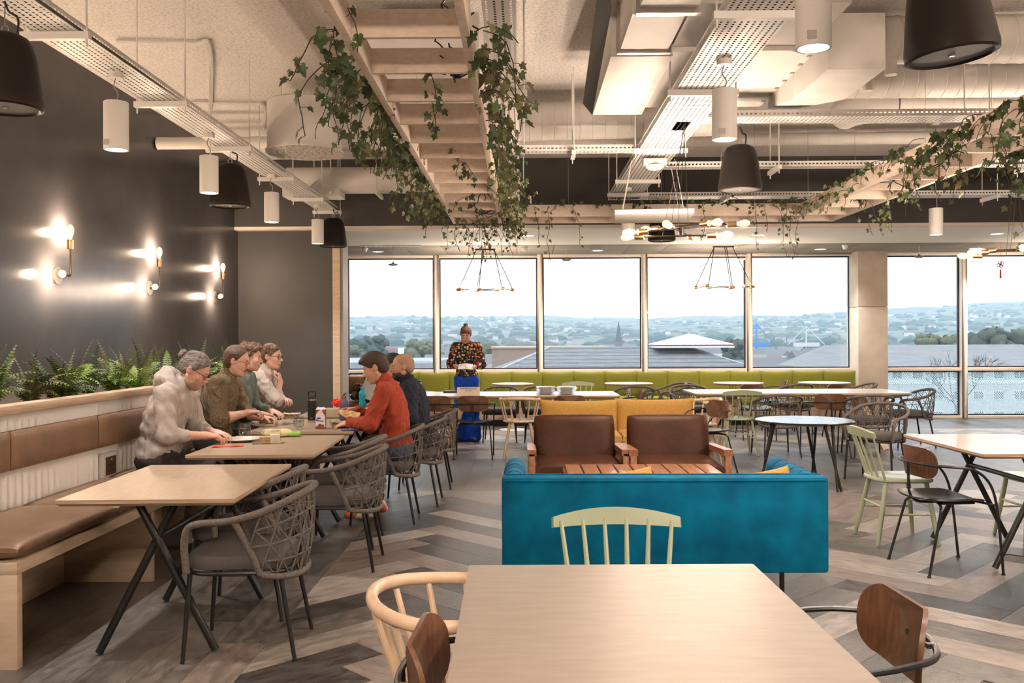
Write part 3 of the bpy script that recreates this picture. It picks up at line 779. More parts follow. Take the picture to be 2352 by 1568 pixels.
# wall sconces; the last three are unseen, added to brighten the ceiling
SCN = ['nearest the camera', 'in the middle', 'farthest, by the corner', 'added out of view left of the frame', 'second one added out of view', 'third one added out of view']
for i, y in enumerate((7.65, 9.55, 11.6, 5.75, 3.85, 1.95)):
    t = thing('wall_sconce', 'two-bulb brass wall sconce on the dark wall, %s' % SCN[i], 'wall light', (XW,y,2.0), 0, 'two-bulb wall sconces')
    MB().lathe([(.075,.0),(.075,.012),(.001,.014)], 28, M=Matrix.Rotation(PI/2,4,'Y')).build('wall_plate', mat('sconce_plate', (.20,.17,.15), rough=.35, metal=.5) if 'sconce_plate' not in bpy.data.materials else bpy.data.materials['sconce_plate'], t, smooth=True)
    MB().tube(smoothpath([(.012,0,0),(.075,0,0),(.09,.0,.0),(.09,.035,.0),(.09,.05,.015),(.09,.05,.06),(.09,.05,.22)], 4), .007, 8).build('arm', BRONZ, t, smooth=True)
    MB().tube([(.09,.02,0),(.09,-.03,0)], .007, 8).build('stub', BRONZ, t, smooth=True)
    bulb_parts(t, (.09,.05,.30), (0,0,1), power=36, r=.028, col=(1.0,.80,.64))
    bulb_parts(t, (.10,-.10,0), (.45,-1,.02), power=24, r=.028, col=(1.0,.80,.64))
# cluster chandeliers: arms crossing at different angles
def cluster(label, x, y, z, ztop, arms, power, rot=0.0, canopy=(.30,.12)):
    t = thing('bulb_cluster_pendant', label, 'chandelier', (x,y,z), rot, 'bulb cluster pendants')
    zc = ztop-z
    MB().cbox((0,0,zc+.025),(canopy[1],canopy[0],.05)).build('ceiling_plate', BRONZ, t, bevel=.004)
    st = MB().tube([(0,0,-.03),(0,0,.035)], .022, 12).build('hub', BRONZ, t, smooth=True)
    for i, (a, l0, l1, dz, tilt) in enumerate(arms):
        dx, dy = math.cos(a), math.sin(a); z0 = dz
        p0 = Vector((-dx*l0,-dy*l0,z0-tilt*l0)); p1 = Vector((dx*l1,dy*l1,z0+tilt*l1))
        MB().cyl(p0, p1, .007, n=8).build('arm', BRONZ, t, smooth=True)
        for (p, s_) in ((p0,-1),(p1,1)):
            d = (p1-p0).normalized()*s_; bulb_parts(t, p+d*.07, d, power=power)
        c = p0.lerp(p1,.3)
        MB().cyl(c, (ir.uniform(-.03,.03), ir.uniform(-.1,.1), zc), .0022, n=4).build('wire', BRONZ, t)
    return t
cluster('near bulb cluster pendant hanging from the wide cable tray', 1.28, 7.35, 2.30, ZT-.0,
        [(.25,.30,.40,.03,.10),(1.15,.30,.28,.0,-.03),(-.55,.33,.22,-.03,-.04),(2.2,.22,.26,.05,.03)], 24)
cluster('bulb cluster pendant cut off by the right edge', 4.55, 8.3, 2.20, ZC,
        [(.25,.42,.40,.03,.06),(1.0,.30,.30,.0,-.03),(-.35,.36,.30,-.02,-.03),(2.3,.25,.26,.04,.03)], 24)
cluster('added unseen bulb cluster pendant beyond the frame at front right', 3.9, 2.6, 2.30, ZC,
        [(.25,.42,.40,.03,.06),(1.0,.30,.30,.0,-.03),(-.35,.36,.30,-.02,-.03),(2.3,.25,.26,.04,.03)], 52)  # unseen cluster added to brighten the ceiling
cluster('added unseen bulb cluster pendant behind the camera', -.6, -.4, 2.45, ZC,
        [(.25,.42,.40,.03,.06),(1.0,.30,.30,.0,-.03),(-.35,.36,.30,-.02,-.03),(2.3,.25,.26,.04,.03)], 52)  # another unseen cluster, added for more light on the ceiling
# window chandeliers: two flat frames of rods with bulbs at the joints
def ringlamp(label, x, y, z, flip):
    t = thing('bulb_ring_pendant', label, 'chandelier', (x,y,z), 0, 'bulb ring pendants'); zc = ZL-z
    MB().cbox((0,0,zc-.012),(.62 if False else .34,.06,.024)).build('ceiling_plate', BRONZ, t)
    P = [(-.44,-.12,.0),(-.10,-.20,-.01),(.28,-.16,.02),(.46,.03,.0),(.20,.18,.01),(-.16,.17,.0),(-.40,.08,.02)]
    P = [Vector((p[0]*flip, p[1], p[2])) for p in P]; n = len(P)
    for i in range(n):
        a, b = P[i], P[(i+1)%n]; d = (b-a).normalized()
        MB().cyl(a+d*.03, b-d*.05, .007, n=6).build('rod', BRONZ, t)
        bulb_parts(t, a-d*.03, (-d)+Vector((0,0,-.05)), power=17, n=10)
    for i, sx in ((0,-.15),(1,-.05),(2,.15),(3,.15),(5,-.02)):
        MB().cyl(P[i], (sx*flip,0,zc-.02), .0065, n=4).build('wire', BRONZ, t)
    return t
ringlamp('bulb ring pendant in front of the second window from the left', PY(1115,665,15.3).x, 15.3, 2.27, 1)
ringlamp('bulb ring pendant in front of the fourth window', PY(1662,662,15.05).x, 15.05, 2.28, -1)
ringlamp('bulb ring pendant by the far right window at the edge', 8.95, 15.2, 2.28, 1)
# suspended white panel
t = thing('suspended_panel', 'square white panel hung on wires above the near bulb cluster', 'ceiling panel', (1.28,8.95,2.62), -.10)
MB().box((-.37,-.34,0),(.37,.34,.045)).build('panel', PLAS, t, bevel=.004)
for (sx,sy) in ((-.3,-.25),(.28,-.25),(-.3,.25),(.28,.25)): MB().cyl((sx,sy,.04),(sx*.7,sy,.53), .003, n=4).build('wire', WHT, t)
# detector under the wide tray
t = thing('presence_detector', 'white presence detector dome under the wide cable tray', 'detector', (1.24,8.55,3.03))
MB().cbox((0,0,.06),(.22,.12,.06)).build('housing', WHT, t, bevel=.008); MB().lathe([(.001,-.02),(.05,-.012),(.085,.01),(.09,.03)], 20, caps=False).build('dome', PORC, t, smooth=True)
# ------------------------------------------------------------------ fittings in the window-bay ceiling
DL = lamp('SPOT', None, 200, (1.0,.92,.85), spot_size=math.radians(120), spot_blend=.8, shadow_soft_size=.05)
def downlight(label, x, y, z=ZL):
    t = thing('downlight', label, 'downlight', (x,y,z), 0, 'recessed downlights')
    MB().lathe([(.082,-.001),(.10,-.006),(.105,-.001)], 28, caps=False).build('rim', WHT, t, smooth=True)
    MB().lathe([(.001,-.002),(.082,-.002)], 24, caps=False).build('lens', LENS, t)
    light_at(t, DL, (0,0,-.02))
for i, (px,py,y) in enumerate(((1212,541,13.4),(1742,539,13.5),(2290,534,13.5))):
    downlight('recessed downlight in the white ceiling band, %s' % ['left, behind the ivy','above the fourth window','above the right windows'][i], PY(px,py,y).x, y)
for i, px in enumerate((868,1373,1884,2240)):
    downlight('recessed downlight in the tiled strip, %s' % ['over the first window','over the third window','left of the concrete column','at the right'][i], PY(px,575,15.7).x, 15.7)
for i, px in enumerate((838,1205,1941)):
    t = thing('smoke_detector', 'small white smoke detector on the tiled strip, %s' % ['over the first window','over the second mullion','beside the column'][i], 'smoke detector', (PY(px,570,15.0).x,15.0,ZL), 0, 'smoke detectors')
    MB().lathe([(.001,-.075),(.03,-.07),(.042,-.045),(.045,-.03),(.055,-.028),(.055,.0)], 18, caps=False).build('body', PORC, t, smooth=True)
for i, px in enumerate((903,1301,1703,2111)):
    p = PY(px,[607,596,594,589][i],15.0)
    t = thing('disc_sensor', 'small grey disc hanging on a wire before the windows, %s' % ['first from the left','second from the left','third from the left','right of the column'][i], 'pendant sensor', (p.x,15.0,p.z), 0, 'small hanging discs')
    MB().lathe([(.001,-.028),(.05,-.022),(.083,-.004),(.075,.006),(.02,.016),(.010,.04),(.001,.045)], 20, caps=False).build('disc', mat('disc_grey', (.26,.22,.20), rough=.5) if 'disc_grey' not in bpy.data.materials else bpy.data.materials['disc_grey'], t, smooth=True)
    MB().cyl((0,0,.03),(0,0,ZL-p.z), .0035, n=5).build('wire', STEEL, t)
t = thing('air_grille', 'slim white slatted grille along the white band over the first two windows', 'grille', (-2.1,14.7,ZL-.012))
MB().box((-.5,-.04,0),(.5,.04,.012)).build('frame', WHT, t)
for i in range(12): MB().box((-.45+.08*i,-.05,-.006),(-.41+.08*i,.05,.0)).build('slat', PORC, t)
t = thing('red_charm', 'red knotted charm with a tassel hanging at the right window', 'ornament', tuple(PY(2298,610,14.8)))
RC = mat('red_cord', (.60,.01,.02), rough=.6)
q = MB()
for a in range(4): q.lathe([(.028,-.006),(.034,0),(.028,.006),(.022,0),(.028,-.006)], 14, M=Tr(.03*math.cos(a*PI/2+.4),0,.03*math.sin(a*PI/2+.4)+.02) @ Matrix.Rotation(PI/2,4,'X'), caps=False)
q.build('knot', RC, t, smooth=True)
MB().cyl((0,0,-.06),(0,0,-.20), .012, .014, 8).build('tassel', RC, t); MB().cyl((0,0,.06),(0,0,.42), .002, n=4).build('cord', RC, t)
# ================================================================== planter, bench, ferns along the left wall
XF, XB, ZS = -2.775, -2.23, .475
Y0, Y1 = 4.0, 10.05
pl = thing('wall_planter', 'white fluted planter wall with a plywood cap along the dark wall', 'planter', (XF,0,0))
MB().box((XW-XF+.002,2.2,0),(-.06,Y1-.01,1.06)).build('planter_box', mat('planter_soil', (.03,.022,.016), (.06,.045,.03), rough=.95, scale=40), pl)
FLU = mat('white_flute', (.88,.86,.84), rough=.5)
fm = MB().prism([(-.06,-.035),(-.036,-.035),(.040,.032),(.038,.035),(-.06,.035)], .50, 1.06).mesh('flute', FLU)
n = int((Y1-2.2)/.07)
for i in range(n):
    y = 2.2+.07*(i+.5)
    if y > 4.3: o = mk('flute', fm, pl); o.location = (-.024, y, 0)
MB().box((-.05,2.2,1.06),(.062,Y1+.02,1.108)).build('cap', PLY, pl, bevel=.004)
MB().box((-1.13,Y1-.05,1.06),(-.05,Y1+.02,1.105)).build('cap', PLY, pl, bevel=.004)
MB().box((-1.13,Y1-.01,0),(.02,Y1+.01,1.06)).build('end_panel', FLU, pl)
be = thing('wall_bench', 'long plywood bench with a brown leather seat along the fluted wall', 'bench', (XB,0,0))
MB().box((-.55,Y0,ZS-.055),(0,Y1,ZS)).build('seat_board', PINE, be, bevel=.003)
for y in (Y0, 5.46, 6.95, 8.45, Y1-.045):
    MB().box((-.54,y,0),(0,y+.045,ZS-.055)).build('support_panel', PINE, be, bevel=.003)
MB().box((-.55,Y0+.045,.0),(-.53,Y1-.045,ZS-.055)).build('back_board', PINE, be)
ys = [Y0+.0, 5.0, 6.0, 7.0, 8.0, 9.0, Y1-.02]
for i in range(6):
    L = ys[i+1]-ys[i]; c = cushion(.555, L+.004, .085, 20, .22); c.xf(Tr(-.272,(ys[i]+ys[i+1])/2,ZS+.043)); c.build('seat_cushion', LEATH, be, smooth=True)
    c = cushion(.21, L, .08, 18, .22); c.xf(Tr(-.508,(ys[i]+ys[i+1])/2-.18,.865) @ Matrix.Rotation(PI/2,4,'Y')); c.build('back_cushion', LEATH, be, smooth=True)
# double socket between seat and backrest
p = PX(251,1068,XF+.03)
t = thing('wall_socket', 'white double power socket on the fluted wall above the bench seat', 'socket', (XF+.004,p.y,p.z))
MB().box((0,-.10,-.085),(.035,.10,.085)).build('box', WHT, t, bevel=.004)
MB().box((.035,-.075,-.06),(.040,.075,.06)).build('plate', mat('bronze_plate', (.13,.085,.055), rough=.35, metal=.6), t, bevel=.002)
for sy in (-.035,.035):
    q = MB(); q.box((.039,sy-.004,-.005),(.0415,sy+.004,.02)); q.box((.039,sy-.016,-.038),(.0415,sy-.006,-.028)); q.box((.039,sy+.006,-.038),(.0415,sy+.016,-.028)); q.build('socket_hole', GASK, t)
MB().box((.039,-.006,.035),(.0415,.012,.043)).build('usb_port', PORC, t)
# ferns
FERN = [mat('fern_bright', (.085,.17,.016), (.16,.26,.03), rough=.5, scale=12, rnd=.2), mat('fern_mid', (.035,.075,.012), (.085,.13,.025), rough=.5, scale=12, rnd=.2), mat('fern_olive', (.075,.08,.02), (.135,.125,.04), rough=.55, scale=12, rnd=.2), mat('fern_dark', (.018,.04,.012), (.045,.07,.022), rough=.5, scale=12, rnd=.2)]
def frond(L, W, curve, m, npair=17, droop=.55):
    b = MB(); pts = []
    for i in range(npair+1):
        t = i/npair; a = .15+curve*t**1.3
        p = (pts[-1][0]+Vector((math.sin(a),0,math.cos(a)))*L/npair) if pts else Vector((0,0,0))
        pts.append((p, Vector((math.sin(a),0,math.cos(a)))))
    b.tube([p for p,_ in pts], [.0028*(1-.7*i/npair) for i in range(npair+1)], 3)
    for i in range(2, npair+1):
        p, d = pts[i]; t = i/npair; w = W*math.sin(PI*min(1,.12+t*.86)**.75)+.004; nrm = d.cross(Vector((0,1,0))).normalized(); lw = L/npair*.36
        for s in (-1,1):
            side = (Vector((0,s,0))*.90+d*.38).normalized(); tip = p+side*w-Vector((0,0,1))*w*droop*.45+d*.004; mid = p+side*w*.5+nrm*w*.06
            b.add([p-d*lw*.6, mid-d*lw, tip, mid+d*lw, p+d*lw*.6], [(0,1,2,3,4)])
    return b.mesh('frond', m, smooth=False)
FM = {}
for mi in range(4):
    for ci, (L, W, c) in enumerate(((.42,.060,.9),(.40,.070,1.6),(.44,.036,.45),(.36,.085,2.0))): FM[(mi,ci)] = frond(L,W,c,FERN[mi])
fr2 = random.Random(11)
FL = ['at the left edge with the brightest drooping fronds','just right of the left edge','with tall upright olive fronds near the left edge','dark and low behind the upright one','with a broad bright frond below the first sconce','with two dark fronds against the wall',
      'with a tall pointed bright frond','spreading over the cap between the first two sconces','olive and bushy left of the second sconce','bright and low left of the hooded man','below the second sconce','dark and upright behind the hooded man','behind the hair bun','between the two nearest heads','above the second man','behind the third man','farthest along the planter','near the planter end']
for i in range(18):
    y = 4.95+i*.285; x = XF-.16-fr2.random()*.25
    t = thing('fern', 'potted fern in the wall planter, %s' % FL[i], 'fern', (x, y, 1.05), fr2.uniform(0,6.28), 'ferns in the planter')
    base = fr2.choice((0,1,1,2,3))
    if i in (0,4,6,9): base = 0
    if i in (2,8): base = 2
    for k in range(17):
        mi = base if fr2.random() < .7 else fr2.randrange(4); ci = fr2.choice((0,1,1,3,3,2)); s = fr2.uniform(.6,1.0)*(.85 if y > 8 else 1)
        o = mk('frond', FM[(mi,ci)], t); o.rotation_euler = (fr2.uniform(-.3,.3), fr2.uniform(-.1,.25), fr2.uniform(0,2*PI)); o.scale = (s,s,s)
    if i % 2 == 1 or i > 6:
        for k in range(2):
            o = mk('frond', FM[(fr2.choice((2,3,1)),2)], t); o.location = (fr2.uniform(-.2,.05),fr2.uniform(-.1,.1),.0); o.rotation_euler = (fr2.uniform(-.25,.25), -.15, fr2.uniform(0,6.28)); s=fr2.uniform(.75,.98); o.scale=(s,s,s)
# ================================================================== furniture
def text_mesh(txt, size, m, bold=0.0, name='lettering'):
    c = bpy.data.curves.new('t', 'FONT'); c.body = txt; c.size = size; c.align_x = 'CENTER'; c.align_y = 'CENTER'; c.extrude = .0004; c.offset = bold
    o = bpy.data.objects.new('t', c); COL.objects.link(o); dg = bpy.context.evaluated_depsgraph_get()
    me = bpy.data.meshes.new_from_object(o.evaluated_get(dg)); bpy.data.objects.remove(o); bpy.data.curves.remove(c)
    me.name = name; me.materials.clear(); me.materials.append(m); return me
INK = mat('dark_ink', (.02,.018,.02), rough=.7); WINK = mat('white_ink', (.8,.8,.78), rough=.5)
# ---- rope armchair
def ripple(path, r, pitch=.0065, amp=.06):
    P = [Vector(p) for p in path]; out = []; rr = []; acc = 0; k = 0
    for i in range(len(P)-1):
        a, b = P[i], P[i+1]; L = (b-a).length; n = max(1, int(round(L/(pitch/2))))
        for j in range(n): out.append(a.lerp(b, j/n)); rr.append(r*(1+amp*(1 if k % 2 else -1))); k += 1
    out.append(P[-1]); rr.append(r); return out, rr
def rope_chair():
    t = thing('rope_armchair', 'x', 'chair')
    F = lambda s: [(s*.235,.215,.405),(s*.245,.222,.53),(s*.255,.205,.605),(s*.268,.15,.632),(s*.285,.02,.645),(s*.282,-.12,.680),(s*.225,-.235,.725),(s*.12,-.295,.748)]
    path = smoothpath(F(-1)+[(0,-.312,.755)]+F(1)[::-1], 6)
    p, r = ripple(path, .0165); MB().tube(p, r, 10).build('arm_rail', ROPE, t, smooth=True, ang=180)
    for s in (-1,1):
        p, r = ripple(smoothpath([(s*.284,-.01,.640),(s*.262,-.075,.50),(s*.245,-.115,.395)],4), .0155); MB().tube(p, r, 10).build('arm_post', ROPE, t, smooth=True, ang=180)
    low = smoothpath([(-.245,-.115,.395),(-.205,-.205,.378),(-.11,-.262,.370),(0,-.278,.368),(.11,-.262,.370),(.205,-.205,.378),(.245,-.115,.395)],6)
    p, r = ripple(low, .0155); MB().tube(p, r, 10).build('lower_rail', ROPE, t, smooth=True, ang=180)
    # lattice of cords between lower rail and arm rail
    top = [q for q in path if q.z > .652 or q.y < -.03]; top = [q for q in path if q.y < -.005]
    def samp(pp, n):
        L = [0]
        for i in range(1,len(pp)): L.append(L[-1]+(Vector(pp[i])-Vector(pp[i-1])).length)
        out = []
        for k in range(n+1):
            s = L[-1]*k/n; i = 0
            while i < len(L)-2 and L[i+1] < s: i += 1
            f = (s-L[i])/max(L[i+1]-L[i],1e-9); out.append(Vector(pp[i]).lerp(Vector(pp[i+1]), f))
        return out
    N = 18; a = samp(low, N); b = samp(top, N); lat = MB()
    node = lambda i, f: a[i].lerp(b[i], f)+(a[i].lerp(b[i], f)-Vector((0,0,.5))).to_3d().normalized()*(.012*math.sin(PI*f))
    rows = [0,.25,.5,.75,1]
    for ri in range(4):
        o = ri % 2
        for i in range(o, N-1, 2):
            lat.tube([node(i,rows[ri]), node(i+1,rows[ri+1])], .0038, 5, caps=False); lat.tube([node(i+1,rows[ri+1]), node(min(i+2,N),rows[ri])], .0038, 5, caps=False)
        if ri: lat.tube([node(i,rows[ri]) for i in range(o, N+1, 2)], .0038, 5, caps=False)
    for i in range(2, N, 4):
        lat.tube([node(i,0),node(i+1,.5),node(i,1)], .0038, 5, caps=False)
    lat.build('rope_weave', ROPE, t, smooth=True)
    ring = [(x,y,.402) for x,y in rrect(.47,.46,.11,5,0,0)]
    MB().tube(ring, .0105, 8, closed=True).build('seat_frame', BLK, t, smooth=True)
    for s in (-1,1):
        MB().cyl((s*.215,.205,.40),(s*.235,.235,.002), .0115, .0095, 10).build('leg', BLK, t, smooth=True)
        MB().cyl((s*.19,-.19,.40),(s*.225,-.262,.002), .0115, .0095, 10).build('leg', BLK, t, smooth=True)
    out = rrect(.475,.47,.13,6,0,.01); c = MB(); lv = [(.90,.410),(.985,.418),(1.0,.438),(.99,.462),(.94,.476),(.6,.485),(.2,.487)]
    rows_ = [[(x*k, (y-.01)*k+.01, z) for x,y in out] for k,z in lv]; n = len(out)
    c.add([q for r_ in rows_ for q in r_], [(i*n+j, i*n+(j+1)%n, (i+1)*n+(j+1)%n, (i+1)*n+j) for i in range(len(lv)-1) for j in range(n)]+[tuple(range((len(lv)-1)*n, len(lv)*n)), tuple(range(n-1,-1,-1))])
    c.build('seat_cushion', CHARF, t, smooth=True)
    return t
# ---- black tube chair with walnut back
def tube_chair():
    t = thing('walnut_back_chair', 'x', 'chair')
    F = lambda s: [(s*.232,.235,.004),(s*.236,.205,.30),(s*.240,.175,.48),(s*.246,.12,.585),(s*.252,.03,.645),(s*.245,-.08,.662),(s*.20,-.185,.668),(s*.11,-.232,.670)]
    MB().tube(smoothpath(F(-1)+[(0,-.245,.671)]+F(1)[::-1],6), .0085, 8).build('arm_frame', BLK, t, smooth=True)
    MB().tube(smoothpath([(0,-.245,.67),(0,-.240,.55),(0,-.232,.47),(0,-.19,.425),(0,-.10,.414),(0,.12,.416)],6), .0085, 8).build('back_post', BLK, t, smooth=True)
    for s in (-1,1):
        MB().tube(smoothpath([(s*.03,-.07,.416),(s*.15,-.12,.416),(s*.195,-.145,.395),(s*.205,-.16,.34),(s*.235,-.245,.004)],6), .0085, 8).build('leg', BLK, t, smooth=True)
        MB().lathe([(.012,0),(.012,.008),(.008,.012)], 10, (s*.232,.235,0)).build('foot', BLK, t); MB().lathe([(.012,0),(.012,.008),(.008,.012)], 10, (s*.235,-.245,0)).build('foot', BLK, t)
    MB().tube([(-.236,.19,.424),(0,.165,.418),(.236,.19,.424)], .0075, 8).build('cross_bar', BLK, t, smooth=True)
    rows = []
    for j in range(13):
        v = -1+2*j/12; r = []
        for i in range(15):
            u = -1+2*i/14; w = 1.0-.10*max(0,v)-.04*max(0,-v); e = 1.0
            x = .215*u*w; y = -.025+.215*v
            z = .448+.016*(u*u)-.014*math.cos(PI*u*.5)*math.cos(PI*v*.5)-.045*max(0,v-.45)**1.6+.02*max(0,-v-.5)
            k = (abs(u)**4+abs(v)**4)**.25
            if k > 1: x /= k**.9; y = -.025+(y+.025)/k**.9
            r.append((x,y,z))
        rows.append(r)
    MB().shell(rows, .011).build('seat', BLK, t, smooth=True, ang=60)
    MB().cbox((0,.02,.424),(.24,.22,.022)).build('seat_bracket', BLK, t, bevel=.008)
    o = rrect(.40,.190,.080,7); rowsb = []
    bk = MB(); n = len(o); V = []
    def bp(x,z,off):
        R = .34; a = x/R; return ((R-off)*math.sin(a), -.225+R*(1-math.cos(a))*1.05+off - .10*(z)*1.0, .672+z)
    for off in (0,.011):
        for k in (1.0,.66,.33): V += [bp(x*k,z*k,off) for x,z in o]
        V.append(bp(0,0,off))
    N1 = 3*n+1
    for base, fl in ((0,False),(N1,True)):
        fs = [(base+l*n+j, base+l*n+(j+1)%n, base+(l+1)*n+(j+1)%n, base+(l+1)*n+j) for l in range(2) for j in range(n)]+[(base+2*n+j, base+2*n+(j+1)%n, base+3*n) for j in range(n)]
        bk.add([], []); bk.f += [f[::-1] if fl else f for f in fs]; bk.mi += [0]*len(fs)
    bk.v = V; bk.f += [(j,N1+j,N1+(j+1)%n,(j+1)%n) for j in range(n)]; bk.mi += [0]*n
    b = bk.build('backrest', WAL, t, smooth=True, ang=50)
    MB().lathe([(.001,.001),(.008,.001),(.008,-.004)], 12, M=Tr(0,-.2125,.672) @ Matrix.Rotation(-PI/2,4,'X')).build('screw', BLK, b)
    for s in (-1,1): MB().cbox((s*.11,-.222,.672),(.016,.022,.012)).build('clip', STEEL, b)
    return t
# ---- sage spindle chair
def spindle_chair():
    t = thing('spindle_chair', 'x', 'chair'); G = GREENP
    out = []
    for i in range(28):
        a = 2*PI*i/28; c, s = math.cos(a), math.sin(a); w = .205+.02*s
        out.append((w*math.copysign(abs(c)**.55,c), .205*math.copysign(abs(s)**.55,s)))
    m = MB(); n = 28
    lv = [(.93,.432),(1.0,.442),(1.0,.458),(.97,.464),(.55,.455),(.15,.452)]
    m.add([(x*k,y*k,z) for k,z in lv for x,y in out], [(i*n+j, i*n+(j+1)%n, (i+1)*n+(j+1)%n, (i+1)*n+j) for i in range(len(lv)-1) for j in range(n)]+[tuple(range(n-1,-1,-1)), tuple(range((len(lv)-1)*n, len(lv)*n))])
    m.build('seat', G, t, smooth=True, ang=50)
    L = {}
    for sx in (-1,1):
        for sy in (-1,1):
            p0 = Vector((sx*.145,sy*.14,.44)); p1 = Vector((sx*.205,sy*(.20 if sy > 0 else .225),.002)); L[(sx,sy)] = (p0,p1)
            MB().tube([p0, p0.lerp(p1,.5), p1], [.0165,.0175,.0125], 10).build('leg', G, t, smooth=True)
    for sx in (-1,1): MB().tube([L[(sx,-1)][0].lerp(L[(sx,-1)][1],.52), L[(sx,1)][0].lerp(L[(sx,1)][1],.52)], .0085, 8).build('stretcher', G, t, smooth=True)
    for sy in (-1,1): MB().tube([L[(-1,sy)][0].lerp(L[(-1,sy)][1],.40), L[(1,sy)][0].lerp(L[(1,sy)][1],.40)], .0085, 8).build('stretcher', G, t, smooth=True)
    R = .55
    for i in range(6):
        u = -1+2*i/5; x0 = .165*u; y0 = -.155-.03*(1-u*u); x1 = .205*u; y1 = -.30+.04*u*u
        MB().tube([(x0,y0,.445),((x0+x1)/2,(y0+y1)/2,.62),(x1,y1,.775)], [.0085,.0095,.0075], 8).build('spindle', G, t, smooth=True)
    rows = []
    for k in range(5):
        r = []
        for i in range(21):
            u = -1+2*i/20; zt = .815-.030*u*u; zb = .752-.004*u*u; x = .24*u; y = -.312+.05*u*u-.012*(k/4)
            r.append((x, y, zb+(zt-zb)*k/4))
        rows.append(r)
    MB().shell(rows, .022).build('crest_rail', G, t, smooth=True, ang=50)
    return t
# ---- natural ash bow chair
def bow_chair():
    t = thing('bow_back_chair', 'x', 'chair')
    MB().lathe([(.001,.425),(.19,.428),(.212,.440),(.212,.452),(.20,.460),(.12,.452),(.001,.450)], 28, caps=False).build('seat', ASH, t, smooth=True, ang=50)
    for sx in (-1,1):
        for sy in (-1,1): MB().tube([(sx*.12,sy*.12,.43),(sx*.20,sy*.195,.002)], [.019,.0125], 10).build('leg', ASH, t, smooth=True)
    bow = [(.245*math.cos(a), -.03+.235*math.sin(a), .705+.025*math.sin(a)**2) for a in [PI*.90+PI*1.20*i/22 for i in range(23)]]
    MB().tube(bow, [.016]+[.019]*21+[.016], 12, flat=.9).build('bow_rail', ASH, t, smooth=True)
    for i in range(7):
        a = PI*1.02+PI*.96*i/6; MB().tube([(.185*math.cos(a), .185*math.sin(a)*.95-.0, .445),(.243*math.cos(a), -.03+.232*math.sin(a), .70)], [.0105,.0095], 8).build('spindle', ASH, t, smooth=True)
    return t
PROTO = {'rope': rope_chair, 'tube': tube_chair, 'spindle': spindle_chair, 'bow': bow_chair}; MADE = {}
GRP = {'rope': 'rope armchairs', 'tube': 'walnut back tube chairs', 'spindle': 'sage spindle chairs', 'bow': 'ash bow chairs'}
def chair(kind, x, y, rz, label):
    if kind not in MADE:
        t = PROTO[kind](); MADE[kind] = t; t.location = (x,y,0); t.rotation_euler = (0,0,rz); t['label'] = label; t['group'] = GRP[kind]; return t
    return dup(MADE[kind], (x,y,0), rz, label, GRP[kind])
L_, R_, N_, S_ = PI/2, -PI/2, 0.0, PI       # facing -x, +x, +y (away), -y (towards the camera)
# left tables
c1 = chair('rope', -1.31, 4.33, L_+.06, 'rope armchair nearest the camera, at the empty wall-side table')
chair('rope', -1.50, 4.93, L_-.03, 'rope armchair pushed deepest under the empty wall-side table')
chair('rope', -1.20, 5.90, L_+.02, 'empty rope armchair at the table with the red napkin, nearer one')
chair('rope', -1.30, 6.52, L_, 'empty rope armchair between the red napkin table and the man in red')
chair('rope', -1.12, 7.36, L_+.03, 'rope armchair the man in the red sweater sits in')
chair('rope', -1.00, 8.12, L_, 'rope armchair the bald man sits in')
chair('rope', -.97, 9.02, L_+.05, 'rope armchair farthest along the wall tables, by the blue trousers')
# foreground
chair('spindle', .345, 3.13, S_, 'sage spindle chair facing the camera behind the near pale table')
chair('bow', -.165, 2.60, R_-.12, 'ash bow chair at the left of the near pale table')
chair('tube', -.045, 2.15, R_-.05, 'walnut back chair cut by the bottom edge, left of the near table')
chair('tube', .80, 2.42, L_+.04, 'walnut back chair at the bottom right, right of the near table')
# right table
chair('tube', 2.66, 5.80, R_+.12, 'walnut back chair with a black seat in front at the right table')
chair('spindle', 2.68, 6.58, R_+.02, 'sage spindle chair at the right table behind the walnut back one')
chair('spindle', 3.66, 6.55, L_, 'sage spindle chair on the far side of the right table, cut by the edge')
chair('tube', 3.62, 5.98, L_-.1, 'walnut back chair on the far side of the right table, cut by the edge')
chair('tube', 2.86, 4.56, L_+.5, 'walnut back chair at the right edge showing only one leg')
# far tables
chair('tube', -1.06, 11.2, N_, 'walnut back chair partly hidden by the bald man at the long table')
chair('tube', -.60, 11.2, N_, 'walnut back chair before the small card on the long table')
chair('bow', -.035, 11.25, N_, 'ash bow chair with its back to the camera at the left long table')
chair('tube', .57, 11.2, N_, 'walnut back chair in front of the plate stacks')
chair('tube', 1.36, 11.95, L_, 'walnut back chair at the right end of the left long table')
chair('rope', -.32, 12.95, S_, 'rope armchair behind the left long table, right of the woman')
chair('rope', .26, 12.95, S_, 'rope armchair behind the left long table, near the plates')
chair('bow', -1.22, 12.75, R_+.9, 'ash bow chair behind the left long table, left of the woman')
chair('bow', .52, 13.35, L_+.5, 'ash bow chair behind the plate stacks')
chair('spindle', .82, 13.25, S_, 'sage spindle chair behind the plate stacks')
chair('rope', 1.62, 13.45, N_+.05, 'rope armchair with its back to the camera between the long tables')
chair('rope', 2.20, 14.1, L_+.3, 'rope armchair facing left before the green banquette')
chair('rope', 2.82, 14.1, R_-.4, 'rope armchair facing right before the green banquette')
chair('spindle', 2.68, 11.45, N_, 'sage spindle chair with its back to the camera at the right long table')
chair('rope', 3.13, 11.35, N_+.05, 'rope armchair turned from the camera, left one at the right long table')
chair('tube', 3.72, 11.3, N_, 'walnut back chair between two rope chairs at the right long table')
chair('rope', 4.23, 11.3, N_-.05, 'rope armchair turned from the camera, right one at the right long table')
chair('rope', 5.12, 12.2, L_, 'rope armchair at the right end of the right long table')
chair('tube', 3.35, 13.2, S_, 'walnut back chair facing the camera behind the right long table, left')
